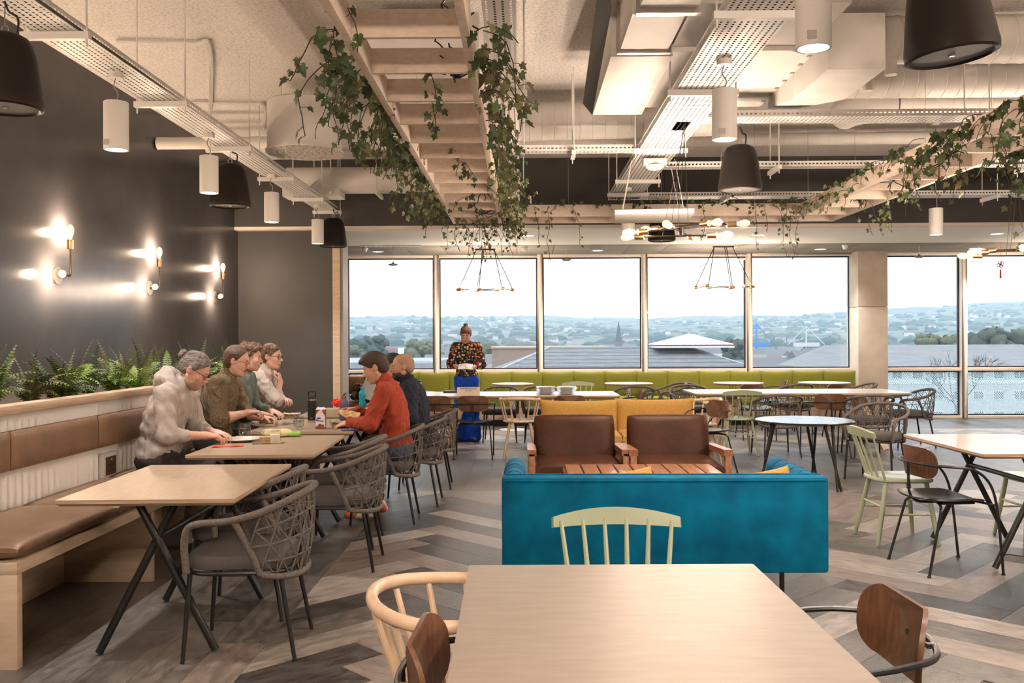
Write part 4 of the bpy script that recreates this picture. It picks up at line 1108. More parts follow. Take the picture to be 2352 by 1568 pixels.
chair('tube', 4.62, 13.2, S_, 'walnut back chair facing the camera behind the right long table, right')
chair('rope', 2.42, 13.2, S_, 'rope armchair behind the left end of the right long table')
chair('rope', 4.05, 13.9, N_+.3, 'rope armchair between the last two round tables')
chair('rope', 5.02, 13.9, L_, 'rope armchair in front of the concrete column')
chair('tube', 3.98, 14.6, L_, 'walnut back chair at the third round table by the banquette')
chair('rope', 3.62, 9.42, PI*.78, 'rope armchair beside the black round table')
chair('tube', 1.98, 9.95, L_+.45, 'walnut back chair beside the mustard sofa')
chair('bow', 2.06, 10.75, L_+.2, 'ash bow chair behind the walnut chair by the mustard sofa')
# lettering on the nearest rope chair
t5 = text_mesh('ITALY  PEDRALI', .014, WINK); o = mk('maker_mark', t5, c1); o.location = (.2465,.03,.402); o.rotation_euler = (PI/2,0,PI/2)
# ---- X-leg tables
EDGE = PLY
def x_table(label, cx, cy, rz, w, l, topm, z=.738):
    t = thing('cross_leg_table', label, 'table', (cx,cy,0), rz, 'cross leg tables')
    b = MB(); o = rrect(w,l,.006,2); o2 = rrect(w-.03,l-.03,.006,2); n = len(o)
    b.m = 1; b.add([(x,y,z-.030) for x,y in o2]+[(x,y,z-.017) for x,y in o]+[(x,y,z-.0015) for x,y in o], [tuple(range(n-1,-1,-1))]+[(i*n+j,i*n+(j+1)%n,(i+1)*n+(j+1)%n,(i+1)*n+j) for i in range(2) for j in range(n)])
    b.build('table_edge', [EDGE,EDGE], t)
    MB().prism(o, z-.0015, z).build('table_top', topm, t)
    zc = .535
    for s in (-1,1):
        y = s*(l/2-.15)
        for k in (-1,1): MB().cyl((k*.085*w/.79,y+k*.012,z-.03),(-k*.26*w/.79,y-k*.012,.012), .0185, n=12).build('leg', BLK, t, smooth=True)
    MB().cyl((0,-(l/2-.15),zc),(0,l/2-.15,zc), .0165, n=12).build('spreader_bar', BLK, t, smooth=True)
    return t
x_table('empty oak cross leg table nearest the camera by the wall bench', -1.71, 4.645, .030, .80, 1.15, OAK)
x_table('oak cross leg table with the plate and red napkin', -1.71, 6.22, .030, .80, 1.15, OAK)
x_table('oak cross leg table with the drink carton and black flask', -1.74, 7.62, .025, .82, 1.13, OAK)
x_table('oak cross leg table farthest along the wall, with the purple bottle', -1.72, 8.98, .02, .80, 1.13, OAK)
x_table('big pale table filling the bottom of the picture', .285, 2.17, .012, .895, 1.43, BIRCH)
x_table('oak cross leg table cut by the right edge', 3.20, 6.16, .0, .82, 1.16, mat('pinkish_birch_veneer', (.46,.34,.265), (.51,.385,.31), rough=.32, scale=4, stretch=(9,1.5,3), coat=.2))
# ---- long far tables
def long_table(label, x0, x1, y0, y1, z=.738):
    t = thing('long_table', label, 'table', ((x0+x1)/2,(y0+y1)/2,0), 0, 'long dining tables'); w, d = x1-x0, y1-y0
    b = MB(); o = rrect(w,d,.02,3); o2 = rrect(w-.07,d-.07,.02,3); n = len(o)
    b.add([(x,y,z-.045) for x,y in o2]+[(x,y,z-.02) for x,y in o]+[(x,y,z-.002) for x,y in o], [tuple(range(n-1,-1,-1))]+[(i*n+j,i*n+(j+1)%n,(i+1)*n+(j+1)%n,(i+1)*n+j) for i in range(2) for j in range(n)])
    b.build('table_edge', EDGE, t); MB().prism(o, z-.002, z).build('table_top', mat('pale_pink_laminate', (.68,.58,.52), rough=.28) if 'pale_pink_laminate' not in bpy.data.materials else bpy.data.materials['pale_pink_laminate'], t)
    for sx in (-1,1):
        for sy in (-1,1): MB().bar((sx*(w/2-.55),sy*.10,z-.04),(sx*(w/2-.30),sy*(d/2-.12),0), .075, .055, (0,1,0)).build('leg', ASH, t)
        MB().bar((sx*(w/2-.55),-.25,z-.07),(sx*(w/2-.55),.25,z-.07), .06, .05).build('apron', ASH, t)
    return t
long_table('long pale dining table on the left with the plate stacks', -1.30, 1.22, 11.42, 12.40)
long_table('long pale dining table on the right in front of the column', 2.22, 4.98, 11.72, 12.75)
# ---- round tables by the windows
def round_table(label, x, y, r, z, disc):
    t = thing('round_table', label, 'table', (x,y,0), 0, 'round white tables')
    MB().lathe([(.001,z-.03),(r-.03,z-.03),(r,z-.012),(r,z-.002),(.001,z-.002)], 40, caps=False).build('table_edge', EDGE, t, smooth=True, ang=40)
    MB().lathe([(r-.002,z-.002),(r-.002,z),(.001,z)], 40, caps=False).build('table_top', LAM, t)
    if disc:
        MB().cyl((0,0,.012),(0,0,z-.03), .035, n=16).build('column', WHT, t, smooth=True); MB().lathe([(.22,0),(.22,.010),(.03,.016)], 32).build('base', WHT, t, smooth=True)
    else:
        q = MB(); q.tube([(.21*math.cos(a),.21*math.sin(a),.008) for a in [2*PI*i/28 for i in range(28)]], .006, 6, closed=True).build('base_ring', PINE, t, smooth=True)
        for i in range(6):
            a = 2*PI*i/6; MB().tube([(.21*math.cos(a),.21*math.sin(a),.008),(.03*math.cos(a),.03*math.sin(a),.40),(.15*math.cos(a),.15*math.sin(a),z-.03)], .006, 6).build('wire_leg', PINE, t, smooth=True)
    return t
for i,(px,r) in enumerate(((1178,.335),(1444,.385),(1696,.39),(1893,.40))):
    round_table('round white table by the green banquette, %s' % ['behind the woman','second from the left','third from the left','farthest right'][i], PY(px,881,14.55).x, 14.55, r, .74, i < 2)
# black round table with paired legs
t = thing('black_round_table', 'round black table with paired splayed legs right of the armchairs', 'table', (2.76,9.0,0))
MB().lathe([(.001,.615),(.40,.615),(.465,.632),(.47,.640),(.465,.646),(.001,.648)], 44, caps=False).build('table_top', mat('black_laminate', (.02,.022,.026), rough=.22), t, smooth=True, ang=40)
for i in range(3):
    a = -1.05+2*PI*i/3; c = Vector((math.cos(a),math.sin(a),0)); s = Vector((-c.y,c.x,0))
    for k in (-1,1): MB().cyl(c*.30+s*.05*k+Vector((0,0,.62)), c*.43-s*.025*k+Vector((0,0,.002)), .015, .012, 10).build('leg', BLK, t, smooth=True)
# ---- green banquette
t = thing('banquette', 'long olive green upholstered banquette under the windows', 'sofa', (0,15.55,0))
MB().box((-2.35,-.30,.10),(5.55,.32,.30)).build('plinth', PINE, t); MB().box((-2.35,-.24,0),(5.55,.30,.10)).build('toe_kick', BLK, t)
MB().box((-2.35,.30,.10),(5.55,.36,.80)).build('back_board', PINE, t)
x0 = -2.33
for i in range(15):
    x = x0+.535*i
    if x > 5.3: break
    c = cushion(.535,.62,.17,10,.14); c.xf(Tr(x+.267,-.02,.385)); c.build('seat_cushion', LIME, t, smooth=True)
    c = cushion(.55,.42,.15,12,.28,.06); c.xf(Tr(x+.267,.20,.665) @ Matrix.Rotation(PI/2-.12,4,'X')); c.build('back_cushion', LIME, t, smooth=True)
# tan leather bench end at the left of the bay
t = thing('tan_bench', 'tan leather bench back at the left end of the window bay', 'bench', (-2.78,14.4,0))
c = cushion(.52,.30,.16,10,.25); c.xf(Tr(.0,.32,.72) @ Matrix.Rotation(PI/2,4,'X')); c.build('backrest', mat('orange_tan_leather', (.42,.19,.07), rough=.45), t, smooth=True)
MB().box((-.30,-.45,0),(.72,.38,.40)).build('base', PINE, t); c = cushion(1.0,.80,.10,12,.2); c.xf(Tr(.21,-.04,.44)); c.build('seat', LEATH, t, smooth=True)
MB().box((.265,.16,.40),(.29,.42,.86)).build('side_panel', TEAK, t)
# ---- lounge group
t = thing('teal_sofa', 'teal velvet sofa seen from behind in the middle of the room', 'sofa', (.775,5.0,0), -.004)
W = .892
bk = MB().box((-W,0,.165),(W,.135,.690)).build('back', TEAL, t, bevel=.018)
for s in (-1,1):
    pr_ = [(-.065,.165),(.065,.165)]+[(.065*math.cos(th), .625+.070*math.sin(th)) for th in [PI*i/12 for i in range(13)]]
    M = Matrix(((1,0,0,s*(W-.065)),(0,0,1,0),(0,1,0,0),(0,0,0,1)))
    am = MB(); zs_ = [(.10,1.0),(.78,1.0),(.83,.97),(.86,.86),(.872,.6)]; n_ = len(pr_)
    am.add([M @ Vector((x_*k_, .43+(z_-.43)*(k_*.5+.5), y_)) for y_,k_ in zs_ for x_,z_ in pr_], [(i*n_+j, i*n_+(j+1)%n_, (i+1)*n_+(j+1)%n_, (i+1)*n_+j) for i in range(4) for j in range(n_)]+[tuple(range(4*n_,5*n_))])
    ar_ = am.build('arm', TEAL, t, smooth=True, ang=60)
    for k in range(4):
        yy = .22+.15*k; MB().tube([(s*(W-.065)+.0665*math.cos(th), yy, .625+.0715*math.sin(th)) for th in [PI*i/10 for i in range(11)]], .0012, 5).build('channel_seam', TEAL, ar_)
MB().tube([(-W+.02,.0,.672),(W-.02,.0,.672)], .006, 6).build('piping', TEAL, t, smooth=True); MB().tube([(-W+.02,.10,.692),(W-.02,.10,.692)], .006, 6).build('piping', TEAL, t, smooth=True)
for i in range(2):
    c = cushion(.76,.66,.16,10,.2); c.xf(Tr(-.38+.76*i,.47,.39)); c.build('seat_cushion', TEAL, t, smooth=True)
MB().box((-W+.1,.05,.17),(W-.1,.85,.31)).build('seat_base', TEAL, t)
for sx in (-1,1):
    for y in (.16,.74): MB().bar((sx*(W-.215),y,.17),(sx*(W-.215),y,0), .022, .022).build('leg', BLK, t)
    MB().bar((sx*(W-.215),.14,.16),(sx*(W-.215),.78,.16), .03, .012).build('leg_plate', BLK, t)
for i,(dx,yy) in enumerate(((-.18,.27),(.62,.27))):
    c = cushion(.36,.36,.12,12,.45,.06); c.xf(Tr(.775+dx,5.0+yy,.505) @ Matrix.Rotation(.15,4,'Z') @ Matrix.Rotation(PI/2-.35,4,'X') @ Matrix.Rotation(.12,4,'Z'))
    o = c.build('scatter_cushion', YELL, smooth=True); tag(o, 'mustard scatter cushion tip showing over the teal sofa, %s' % ['left','right'][i], 'cushion', 'mustard scatter cushions')
# leather armchairs with timber frames
def armchair(label, x, y):
    t = thing('leather_armchair', label, 'armchair', (x,y,0), 0, 'leather armchairs'); w = .392
    for s in (-1,1):
        MB().bar((s*(w-.025),-.36,.0),(s*(w-.025),-.36,.555), .05, .05, (0,1,0)).build('front_leg', TEAK, t, bevel=.004)
        MB().bar((s*(w-.025),.34,.0),(s*(w-.025),.30,.52), .05, .05, (0,1,0)).build('rear_leg', TEAK, t, bevel=.004)
        ar = MB(); pr = [(-.385,.535),(-.385,.585),(.36,.555),(.36,.51),(-.20,.535),(-.32,.52)]
        ar.prism(pr, s*(w-.025)-.035, s*(w-.025)+.035, Matrix(((0,0,1,0),(1,0,0,0),(0,1,0,0),(0,0,0,1)))).build('armrest', TEAK, t)
        MB().bar((s*(w-.025),-.34,.30),(s*(w-.025),.32,.27), .03, .05).build('side_rail', TEAK, t)
    MB().bar((-w+.05,-.33,.30),(w-.05,-.33,.30), .03, .06).build('front_rail', TEAK, t); MB().bar((-w+.05,.32,.26),(w-.05,.32,.26), .03, .06).build('rear_rail', TEAK, t)
    c = cushion(.70,.70,.17,14,.22); c.xf(Tr(0,-.03,.40)); c.build('seat_cushion', BROWN, t, smooth=True)
    c = cushion(.69,.46,.20,18,.36,.0,.035); c.xf(Tr(0,.27,.575) @ Matrix.Rotation(PI/2-.20,4,'X')); c.build('back_cushion', BROWN, t, smooth=True)
armchair('dark brown leather armchair with a timber frame, left of the pair', .437, 7.50)
armchair('dark brown leather armchair with a timber frame, right of the pair', 1.225, 7.48)
t = thing('coffee_table', 'low slatted teak coffee table between the teal sofa and the armchairs', 'table', (.86,6.52,0), 0)
for i in range(9): MB().box((-.545+.1225*i,-.36,.475),(-.545+.1225*i+.110,.40,.50)).build('slat', TEAK, t, bevel=.003)
MB().box((-.56,-.37,.45),(.56,.41,.474)).build('frame', TEAK, t)
for sx in (-1,1):
    for sy in (-.32,.36): MB().bar((sx*.51,sy,.45),(sx*.51,sy,0), .05, .05).build('leg', TEAK, t)
t = thing('mustard_sofa', 'mustard yellow sofa facing the camera behind the brown armchairs', 'sofa', (1.05,10.0,0), 0)
MB().box((-.86,.30,.10),(.86,.42,.56)).build('back_frame', YELL, t, bevel=.03); MB().box((-.86,-.40,.10),(.86,.35,.30)).build('base', YELL, t, bevel=.02)
for i in range(2):
    c = cushion(.84,.68,.17,12,.2); c.xf(Tr(-.42+.84*i,-.02,.37)); c.build('seat_cushion', YELL, t, smooth=True)
    c = cushion(.85,.50,.18,14,.34,.05); c.xf(Tr(-.42+.84*i,.21,.51+.012*i) @ Matrix.Rotation(PI/2-.16,4,'X')); c.build('back_cushion', YELL, t, smooth=True)
for sx in (-1,1):
    for sy in (-.34,.36): MB().cyl((sx*.78,sy,.10),(sx*.80,sy,0), .02, .014, 8).build('leg', BLK, t)
# ================================================================== people: one continuous surface from blended limbs
class Body:
    def __init__(s): s.ops = []; s.planes = []; s.amp = 0; s.seed = 0
    def seg(s, a, b, ra, rb=None, k=.03): s.ops.append(('s', np.array(a,float), np.array(b,float), ra, ra if rb is None else rb, k)); return s
    def ell(s, c, r, R=None, k=.03, sub=False): s.ops.append(('d' if sub else 'e', np.array(c,float), np.array(r,float), None if R is None else np.array(R,float), 0, k)); return s
    def bbox(s):
        lo = []; hi = []
        for o in s.ops:
            if o[0] == 's': m = max(o[3],o[4]); lo.append(np.minimum(o[1],o[2])-m); hi.append(np.maximum(o[1],o[2])+m)
            elif o[0] == 'e': m = o[2].max(); lo.append(o[1]-m); hi.append(o[1]+m)
        return np.min(lo,0), np.max(hi,0)
    def ev(s, P, pad, mask=True):
        P = P.astype(np.float32); d = np.full(len(P), .5, np.float32); clo = P.min(0)-pad; chi = P.max(0)+pad
        for o in s.ops:
            if o[0] == 's': m = max(o[3],o[4]); lo = np.minimum(o[1],o[2])-m; hi = np.maximum(o[1],o[2])+m
            else: m = o[2].max(); lo = o[1]-m; hi = o[1]+m
            if (lo > chi).any() or (hi < clo).any(): continue
            q = P
            if o[0] == 's':
                ba = (o[2]-o[1]).astype(np.float32); pa = q-o[1].astype(np.float32); h = np.clip(pa@ba/max(float(ba@ba),1e-9),0,1)
                e = pa-h[:,None]*ba; v = np.sqrt(np.einsum('ij,ij->i',e,e))-(o[3]+(o[4]-o[3])*h)
            else:
                p = q-o[1].astype(np.float32)
                if o[3] is not None: p = p@o[3].astype(np.float32)
                e = p/o[2].astype(np.float32); f = e/o[2].astype(np.float32)
                k0 = np.sqrt(np.einsum('ij,ij->i',e,e)); k1 = np.sqrt(np.einsum('ij,ij->i',f,f)); v = k0*(k0-1)/np.maximum(k1,1e-6)
            k = o[5]
            if o[0] == 'd':
                v = -v; h = np.clip(.5-.5*(v-d)/k,0,1); d = v*(1-h)+d*h+k*h*(1-h)
            else:
                h = np.clip(.5+.5*(v-d)/k,0,1); d = v*(1-h)+d*h-k*h*(1-h)
        for (n, c) in s.planes: d = np.maximum(d, c-P@np.array(n,np.float32))
        if s.amp:
            r = np.random.RandomState(s.seed); w = np.zeros(len(P), np.float32)
            for i in range(5):
                f = r.randn(3); f *= (2*PI/r.uniform(.05,.12))/np.linalg.norm(f); ph = r.uniform(0,6.28); f = f.astype(np.float32)
                w += np.sin(P@f+ph+1.7*np.sin(P@(f[[2,0,1]]*.45)))
            d = d+s.amp*w/2.0
        return d
    def mesh(s, h, name, m, B=6):
        lo, hi = s.bbox(); lo = lo-3*h; n = (np.ceil((hi+3*h-lo)/(h*B)).astype(int)*B); 
        nb = n//B; g = np.stack(np.meshgrid(*[np.arange(k) for k in nb],indexing='ij'),-1).reshape(-1,3)
        cen = lo+(g+.5)*B*h; rad = B*h*.9
        dc = np.concatenate([s.ev(cen[c:c+512], rad+.05) for c in range(0,len(cen),512)]); keep = np.abs(dc) < rad+.012
        V = np.full(tuple(n+1), .5, np.float32)
        loc = np.stack(np.meshgrid(*[np.arange(B)]*3,indexing='ij'),-1).reshape(-1,3)
        for gi, dv in zip(g[(~keep) & (dc < 0)], dc[(~keep) & (dc < 0)]):
            a = gi*B; V[a[0]:a[0]+B, a[1]:a[1]+B, a[2]:a[2]+B] = -.5
        gk = g[keep]
        for c in range(0, len(gk), 20):
            ii = (gk[c:c+20,None,:]*B+loc[None]).reshape(-1,3); V[ii[:,0],ii[:,1],ii[:,2]] = s.ev(lo+ii*h, .03)
        ins = (V < 0); sh = [slice(0,-1), slice(1,None)]
        sm = np.zeros(tuple(n), np.uint8)
        for i in (0,1):
            for j in (0,1):
                for k in (0,1): sm += ins[sh[i],sh[j],sh[k]]
        A = np.argwhere((sm > 0) & (sm < 8)); id_ = np.full(tuple(n), -1, np.int32); id_[A[:,0],A[:,1],A[:,2]] = np.arange(len(A))
        ps = np.zeros((len(A),3)); ct = np.zeros(len(A))
        cor = [(i,j,k) for i in (0,1) for j in (0,1) for k in (0,1)]
        for a in cor:
            for ax in range(3):
                if a[ax]: continue
                b = list(a); b[ax] = 1
                va = V[A[:,0]+a[0],A[:,1]+a[1],A[:,2]+a[2]]; vb = V[A[:,0]+b[0],A[:,1]+b[1],A[:,2]+b[2]]
                m_ = (va < 0) != (vb < 0); t = np.where(m_, va/np.where(va == vb,1,va-vb), 0)
                p = np.array(a,float)[None]+np.zeros((len(A),3)); p[:,ax] += t
                ps += np.where(m_[:,None], p, 0); ct += m_
        vert = lo+(A+ps/ct[:,None])*h; F = []
        for ax in range(3):
            u, w = (ax+1)%3, (ax+2)%3
            s0 = [slice(None)]*3; s1 = [slice(None)]*3; s0[ax] = slice(0,-1); s1[ax] = slice(1,None)
            ch = np.argwhere(ins[tuple(s0)] != ins[tuple(s1)])
            ch = ch[(ch[:,u] > 0) & (ch[:,w] > 0) & (ch[:,u] < n[u]) & (ch[:,w] < n[w])]
            sg = ins[ch[:,0],ch[:,1],ch[:,2]]
            q = []
            for (du,dw) in ((-1,-1),(0,-1),(0,0),(-1,0)):
                c = ch.copy(); c[:,u] += du; c[:,w] += dw; q.append(id_[c[:,0],c[:,1],c[:,2]])
            q = np.stack(q,1); q[~sg] = q[~sg][:,::-1]; F.append(q[(q >= 0).all(1)])
        F = np.concatenate(F)
        me = bpy.data.meshes.new(name); me.vertices.add(len(vert)); me.vertices.foreach_set('co', vert.astype(np.float32).ravel())
        me.loops.add(F.size); me.loops.foreach_set('vertex_index', F.astype(np.int32).ravel())
        me.polygons.add(len(F)); me.polygons.foreach_set('loop_start', np.arange(0,F.size,4,dtype=np.int32)); me.polygons.foreach_set('loop_total', np.full(len(F),4,np.int32))
        me.update(calc_edges=True); me.validate(); me.materials.append(m); me.polygons.foreach_set('use_smooth', [True]*len(me.polygons)); return me
def nrm(v): v = np.array(v,float); return v/np.linalg.norm(v)
def ik(S, W, l1, l2, pole):
    S, W = np.array(S,float), np.array(W,float); d = W-S; D = np.linalg.norm(d)
    if D > (l1+l2)*.995: W = S+d/D*(l1+l2)*.995; d = W-S; D = np.linalg.norm(d)
    a = (l1*l1-l2*l2+D*D)/(2*D); h = math.sqrt(max(l1*l1-a*a,0)); u = d/D; p = np.array(pole,float); p = nrm(p-u*(p@u)); return S+u*a+p*h, W
def hand(b, w, f, n, side, curl=(.35,.5,.4), sc=1.0, thumb=.5):
    f = nrm(f); n = np.array(n,float); n = nrm(n-f*(n@f)); s = np.cross(f,n); R = np.stack([s,f,n],1); w = np.array(w,float)
    b.ell(w+f*.046*sc, np.array((.040,.052,.0165))*sc, R, .014); b.seg(w, w+f*.03*sc, .024*sc, .022*sc, .02)
    for i,(o,L,r) in enumerate(((.031,.070,.0088),(.011,.080,.0090),(-.010,.074,.0086),(-.030,.058,.0078))):
        p = w+f*(.086-.006*abs(i-1.2))*sc+s*o*side*sc; a = 0
        for j,(fr_,rr) in enumerate(((.45,1.0),(.30,.93),(.25,.84))):
            a += curl[j]; d = f*math.cos(a)+n*math.sin(a)+s*(o*.8)*side; q = p+nrm(d)*L*fr_*sc; b.seg(p,q,r*rr*sc,r*rr*.94*sc,.004); p = q
    p = w+f*.026*sc+s*.030*side*sc; q = p+nrm(f*.75+s*side*.65+n*thumb)*.042*sc; b.seg(p-f*.01*sc, q, .0125*sc, .0105*sc, .012)
    b.seg(q, q+nrm(f*.95+s*side*.10+n*(thumb+.25))*.033*sc, .0098*sc, .0085*sc, .004)
def rotm(pitch, yaw, roll=0.0):
    cp, sp, cy_, sy_, cr, sr = math.cos(pitch), math.sin(pitch), math.cos(yaw), math.sin(yaw), math.cos(roll), math.sin(roll)
    Rx = np.array(((1,0,0),(0,cp,sp),(0,-sp,cp))); Rz = np.array(((cy_,-sy_,0),(sy_,cy_,0),(0,0,1))); Ry = np.array(((cr,0,sr),(0,1,0),(-sr,0,cr))); return Rz@Rx@Ry
def headops(b, H, R, sc=1.0, smile=0.0):
    T = lambda p: H+R@(np.array(p,float)*sc)
    def e(c, r, k=.02, sub=False, q=None): b.ell(T(c), np.array(r)*sc, R if q is None else R@q, k*sc, sub)
    def g(a, c, r0, r1, k): b.seg(T(a), T(c), r0*sc, r1*sc, k*sc)
    e((0,-.012,.032),(.075,.096,.086)); e((0,.026,-.030),(.062,.068,.085),.03); e((0,.040,-.082),(.047,.046,.036),.03); e((0,.076,-.104),(.019,.016,.015),.02)
    for s in (-1,1):
        e((s*.037,.060,-.030),(.023,.026,.028),.02); g((s*.052,.0,-.055),(s*.030,.058,-.098),.016,.014,.02)
        q = rotm(0, s*.25); e((s*.076,-.010,-.008),(.0085,.020,.031),.006,False,q); e((s*.084,-.006,-.004),(.006,.011,.018),.004,True,q)
    g((-.034,.080,.020),(.034,.080,.020),.0125,.0125,.015); g((0,.090,.004),(0,.111,-.028),.0078,.0125,.008)
    for s in (-1,1):
        e((s*.0125,.098,-.034),(.0085,.011,.008),.006); e((s*.031,.099,.000),(.019,.013,.0105),.010,True); e((s*.031,.0745,-.002),(.0135,.0135,.0125),.005)
    e((0,.086,-.060),(.025,.013,.008),.010); e((0,.0935,-.0655),(.022,.009,.0052),.005); e((0,.0925,-.0765),(.018,.010,.0062),.005); e((0,.108,-.0708),(.022+.004*smile,.012,.0022+.004*smile),.002,True)
SKIN = mat('skin_fair', (.52,.29,.21), (.58,.34,.26), rough=.5, scale=25, sss=.06); SKINT = mat('skin_tan', (.40,.22,.14), (.46,.26,.17), rough=.48, scale=25, sss=.06)
def hairmat(name, a, b): return mat(name, a, b, rough=.55, scale=14, stretch=(7,1.2,7), detail=5, lo=.35, hi=.68, bump=.5, bscale=24, bstretch=(9,1.2,9))
H_GREY = hairmat('greying_hair', (.035,.026,.022), (.26,.21,.18)); H_BRN = hairmat('brown_hair', (.05,.026,.014), (.13,.07,.04)); H_DKB = hairmat('dark_brown_hair', (.022,.013,.009), (.06,.036,.024))
H_RED = hairmat('reddish_hair', (.085,.032,.015), (.20,.085,.045)); H_BLK = hairmat('black_hair', (.008,.006,.006), (.025,.02,.018)); H_CURL = mat('curly_hair', (.06,.033,.018), (.20,.115,.065), rough=.6, scale=45, bump=1.0, bscale=50)
H_BUZZ = mat('shaved_stubble', (.27,.16,.11), (.33,.20,.14), rough=.7, scale=90)
def cloth(name, a, b, sc=200, bump=.25, bs=30, **k): return mat(name, a, b, rough=.92, scale=sc, bump=bump, bscale=bs, **k)
def dotmat():
    m = mat('spotted_blouse', (.012,.010,.012), rough=.85); nt = m.node_tree; L = nt.links.new; b = nt.nodes['Principled BSDF']
    tc = _n(nt,'ShaderNodeTexCoord'); vo = _n(nt,'ShaderNodeTexVoronoi'); vo.inputs['Scale'].default_value = 27; vo.inputs['Randomness'].default_value = .75; L(tc.outputs['Object'], vo.inputs['Vector'])
    sp = _n(nt,'ShaderNodeSeparateColor'); L(vo.outputs['Color'], sp.inputs[0]); cr = _n(nt,'ShaderNodeValToRGB'); cr.color_ramp.interpolation = 'CONSTANT'; E = cr.color_ramp.elements
    cols = [(.62,.055,.015),(.70,.30,.05),(.72,.52,.30),(.07,.22,.26),(.60,.09,.03),(.66,.42,.22)]
    E[0].position = 0; E[0].color = (*cols[0],1); E[1].position = 1/6; E[1].color = (*cols[1],1)
    for i in range(2,6): e = E.new(i/6); e.color = (*cols[i],1)
    L(sp.outputs[0], cr.inputs[0]); lt = _n(nt,'ShaderNodeMath',operation='LESS_THAN'); lt.inputs[1].default_value = .40; L(vo.outputs['Distance'], lt.inputs[0])
    mx = _n(nt,'ShaderNodeMix',data_type='RGBA'); mx.inputs['A'].default_value = (.012,.010,.012,1); L(lt.outputs[0], mx.inputs['Factor']); L(cr.outputs[0], mx.inputs['B']); L(mx.outputs['Result'], b.inputs['Base Color']); return m
LIPS = mat('lip_skin', (.34,.13,.105), rough=.45)
STUB = mat('dark_stubble', (.26,.16,.12), (.36,.22,.165), rough=.7, scale=120)
SHOE = mat('dark_shoe', (.02,.018,.018), rough=.5)
def person(label, loc, rz, hz, l1, l2, l3, pitch, yaw, wr, wl, pr, pl_, knees, ankles, top, legs, skin, hair, hm, sleeve=(1.0,1.0), sc=1.0, h=.0075, build=1.0, seed=1,
           hoodie=False, collar=True, glasses=None, beard=None, bun=None, curl=((.35,.5,.4),(.35,.5,.4)), hn=((0,0,-1),(0,0,-1)), hf=(None,None), wide=False, female=False, smile=0.0, shoes=SHOE, roll=0.0, group=None):
    b = Body(); P = np.array((0,0,hz)); mid = P+.22*sc*np.array((0,math.sin(l1),math.cos(l1))); up = np.array((0,math.sin(l2),math.cos(l2))); nk = mid+.30*sc*up
    hb = nk+.065*sc*np.array((0,math.sin(l3),math.cos(l3))); R = rotm(pitch,yaw,roll); H = hb+R@np.array((0,.022,.088))*sc; fw = np.array((0,math.cos(l2),-math.sin(l2)))
    Rt = np.stack([np.array((1,0,0)),fw,up],1); sw = (.165 if female else .185)*sc*(.5+.5*build)
    headops(b, H, R, sc, smile)
    b.seg(nk-up*.03*sc, hb+R@np.array((0,-.012,-.035))*sc, .054*sc, .049*sc, .03)
    b.ell(mid+up*.13*sc, np.array((.145,.092,.17))*sc, Rt, .05); b.ell(P+(mid-P)*.4, np.array((.145,.10,.15))*sc, None, .05)
    top_ = Body(); top_.amp = .0046; top_.seed = seed
    bw = build
    top_.ell(mid+up*.135*sc-fw*.005, np.array((.172*bw,.118*bw,.185))*sc, Rt, .05); top_.ell(mid-up*.02*sc+fw*.008, np.array((.160*bw,.120*bw,.17))*sc, Rt, .06); top_.ell(P+np.array((0,.004,.03)), np.array((.172*bw,.128*bw,.12))*sc, None, .06)
    top_.seg(nk-up*.055*sc+np.array((-sw+.03,0,0)), nk-up*.055*sc+np.array((sw-.03,0,0)), .062*sc, None, .05); top_.seg(nk-up*.04*sc, nk+up*.022*sc+fw*.004, .072*sc, .062*sc, .04)
    ends = []
    for sd, W, pole, sl, cu, nn, ff in ((1,wr,pr,sleeve[0],curl[0],hn[0],hf[0]),(-1,wl,pl_,sleeve[1],curl[1],hn[1],hf[1])):
        S = nk-up*.055*sc+np.array((sd*sw,-.005,0)); E, Wp = ik(S, W, .285*sc, .25*sc, pole); ends.append((S,E,Wp))
        b.seg(S,E,.046*sc,.038*sc,.03); b.seg(E, E+(Wp-E)*.35, .041*sc,.040*sc,.03); b.seg(E+(Wp-E)*.35, Wp, .040*sc,.025*sc,.03)
        f = nrm(Wp-E) if ff is None else np.array(ff,float); hand(b, Wp, f, nn, sd, cu, .95*sc if female else 1.02*sc)
        bs = .5+.5*bw
        top_.seg(S,E,.070*sc*bs,.061*sc*bs,.04); C = E+(Wp-E)*sl; top_.seg(E, C, .061*sc*bs, (.054-.014*sl)*sc, .03)
        if sl > .2: top_.seg(C-nrm(Wp-E)*.012, C, (.056-.015*sl)*sc, None, .006)
    leg = Body(); leg.amp = .003; leg.seed = seed+9
    leg.ell(P+np.array((0,.0,-.02)), np.array((.168*bw,.135*bw,.12))*sc, None, .05)
    ft = []
    for sd, K, A in ((1,knees[0],ankles[0]),(-1,knees[1],ankles[1])):
        K = np.array(K,float); A = np.array(A,float); J = P+np.array((sd*.085*sc,.0,-.03)); b.seg(J,K,.078*sc,.05*sc,.03); b.seg(K,A,.048*sc,.034*sc,.03)
        d = np.array((sd*.15,1,0)); d = nrm(d); b.seg(A+np.array((0,0,-.04)), A+d*.13*sc+np.array((0,0,-.05)), .034*sc,.026*sc,.02)
        leg.seg(J,K,.094*sc*(.5+.5*bw),(.092 if wide else .068)*sc,.07 if wide else .04); leg.seg(K, K+(A-K)*(1.04 if wide else .93), (.092 if wide else .064)*sc,(.108 if wide else .052)*sc,.07 if wide else .04)
        q = MB(); st = len(q.v); ft.append((A,d))
    t = mk('person', b.mesh(h, 'person', skin)); t.location = (loc[0],loc[1],0); t.rotation_euler = (0,0,rz); tag(t, label, 'person', group)
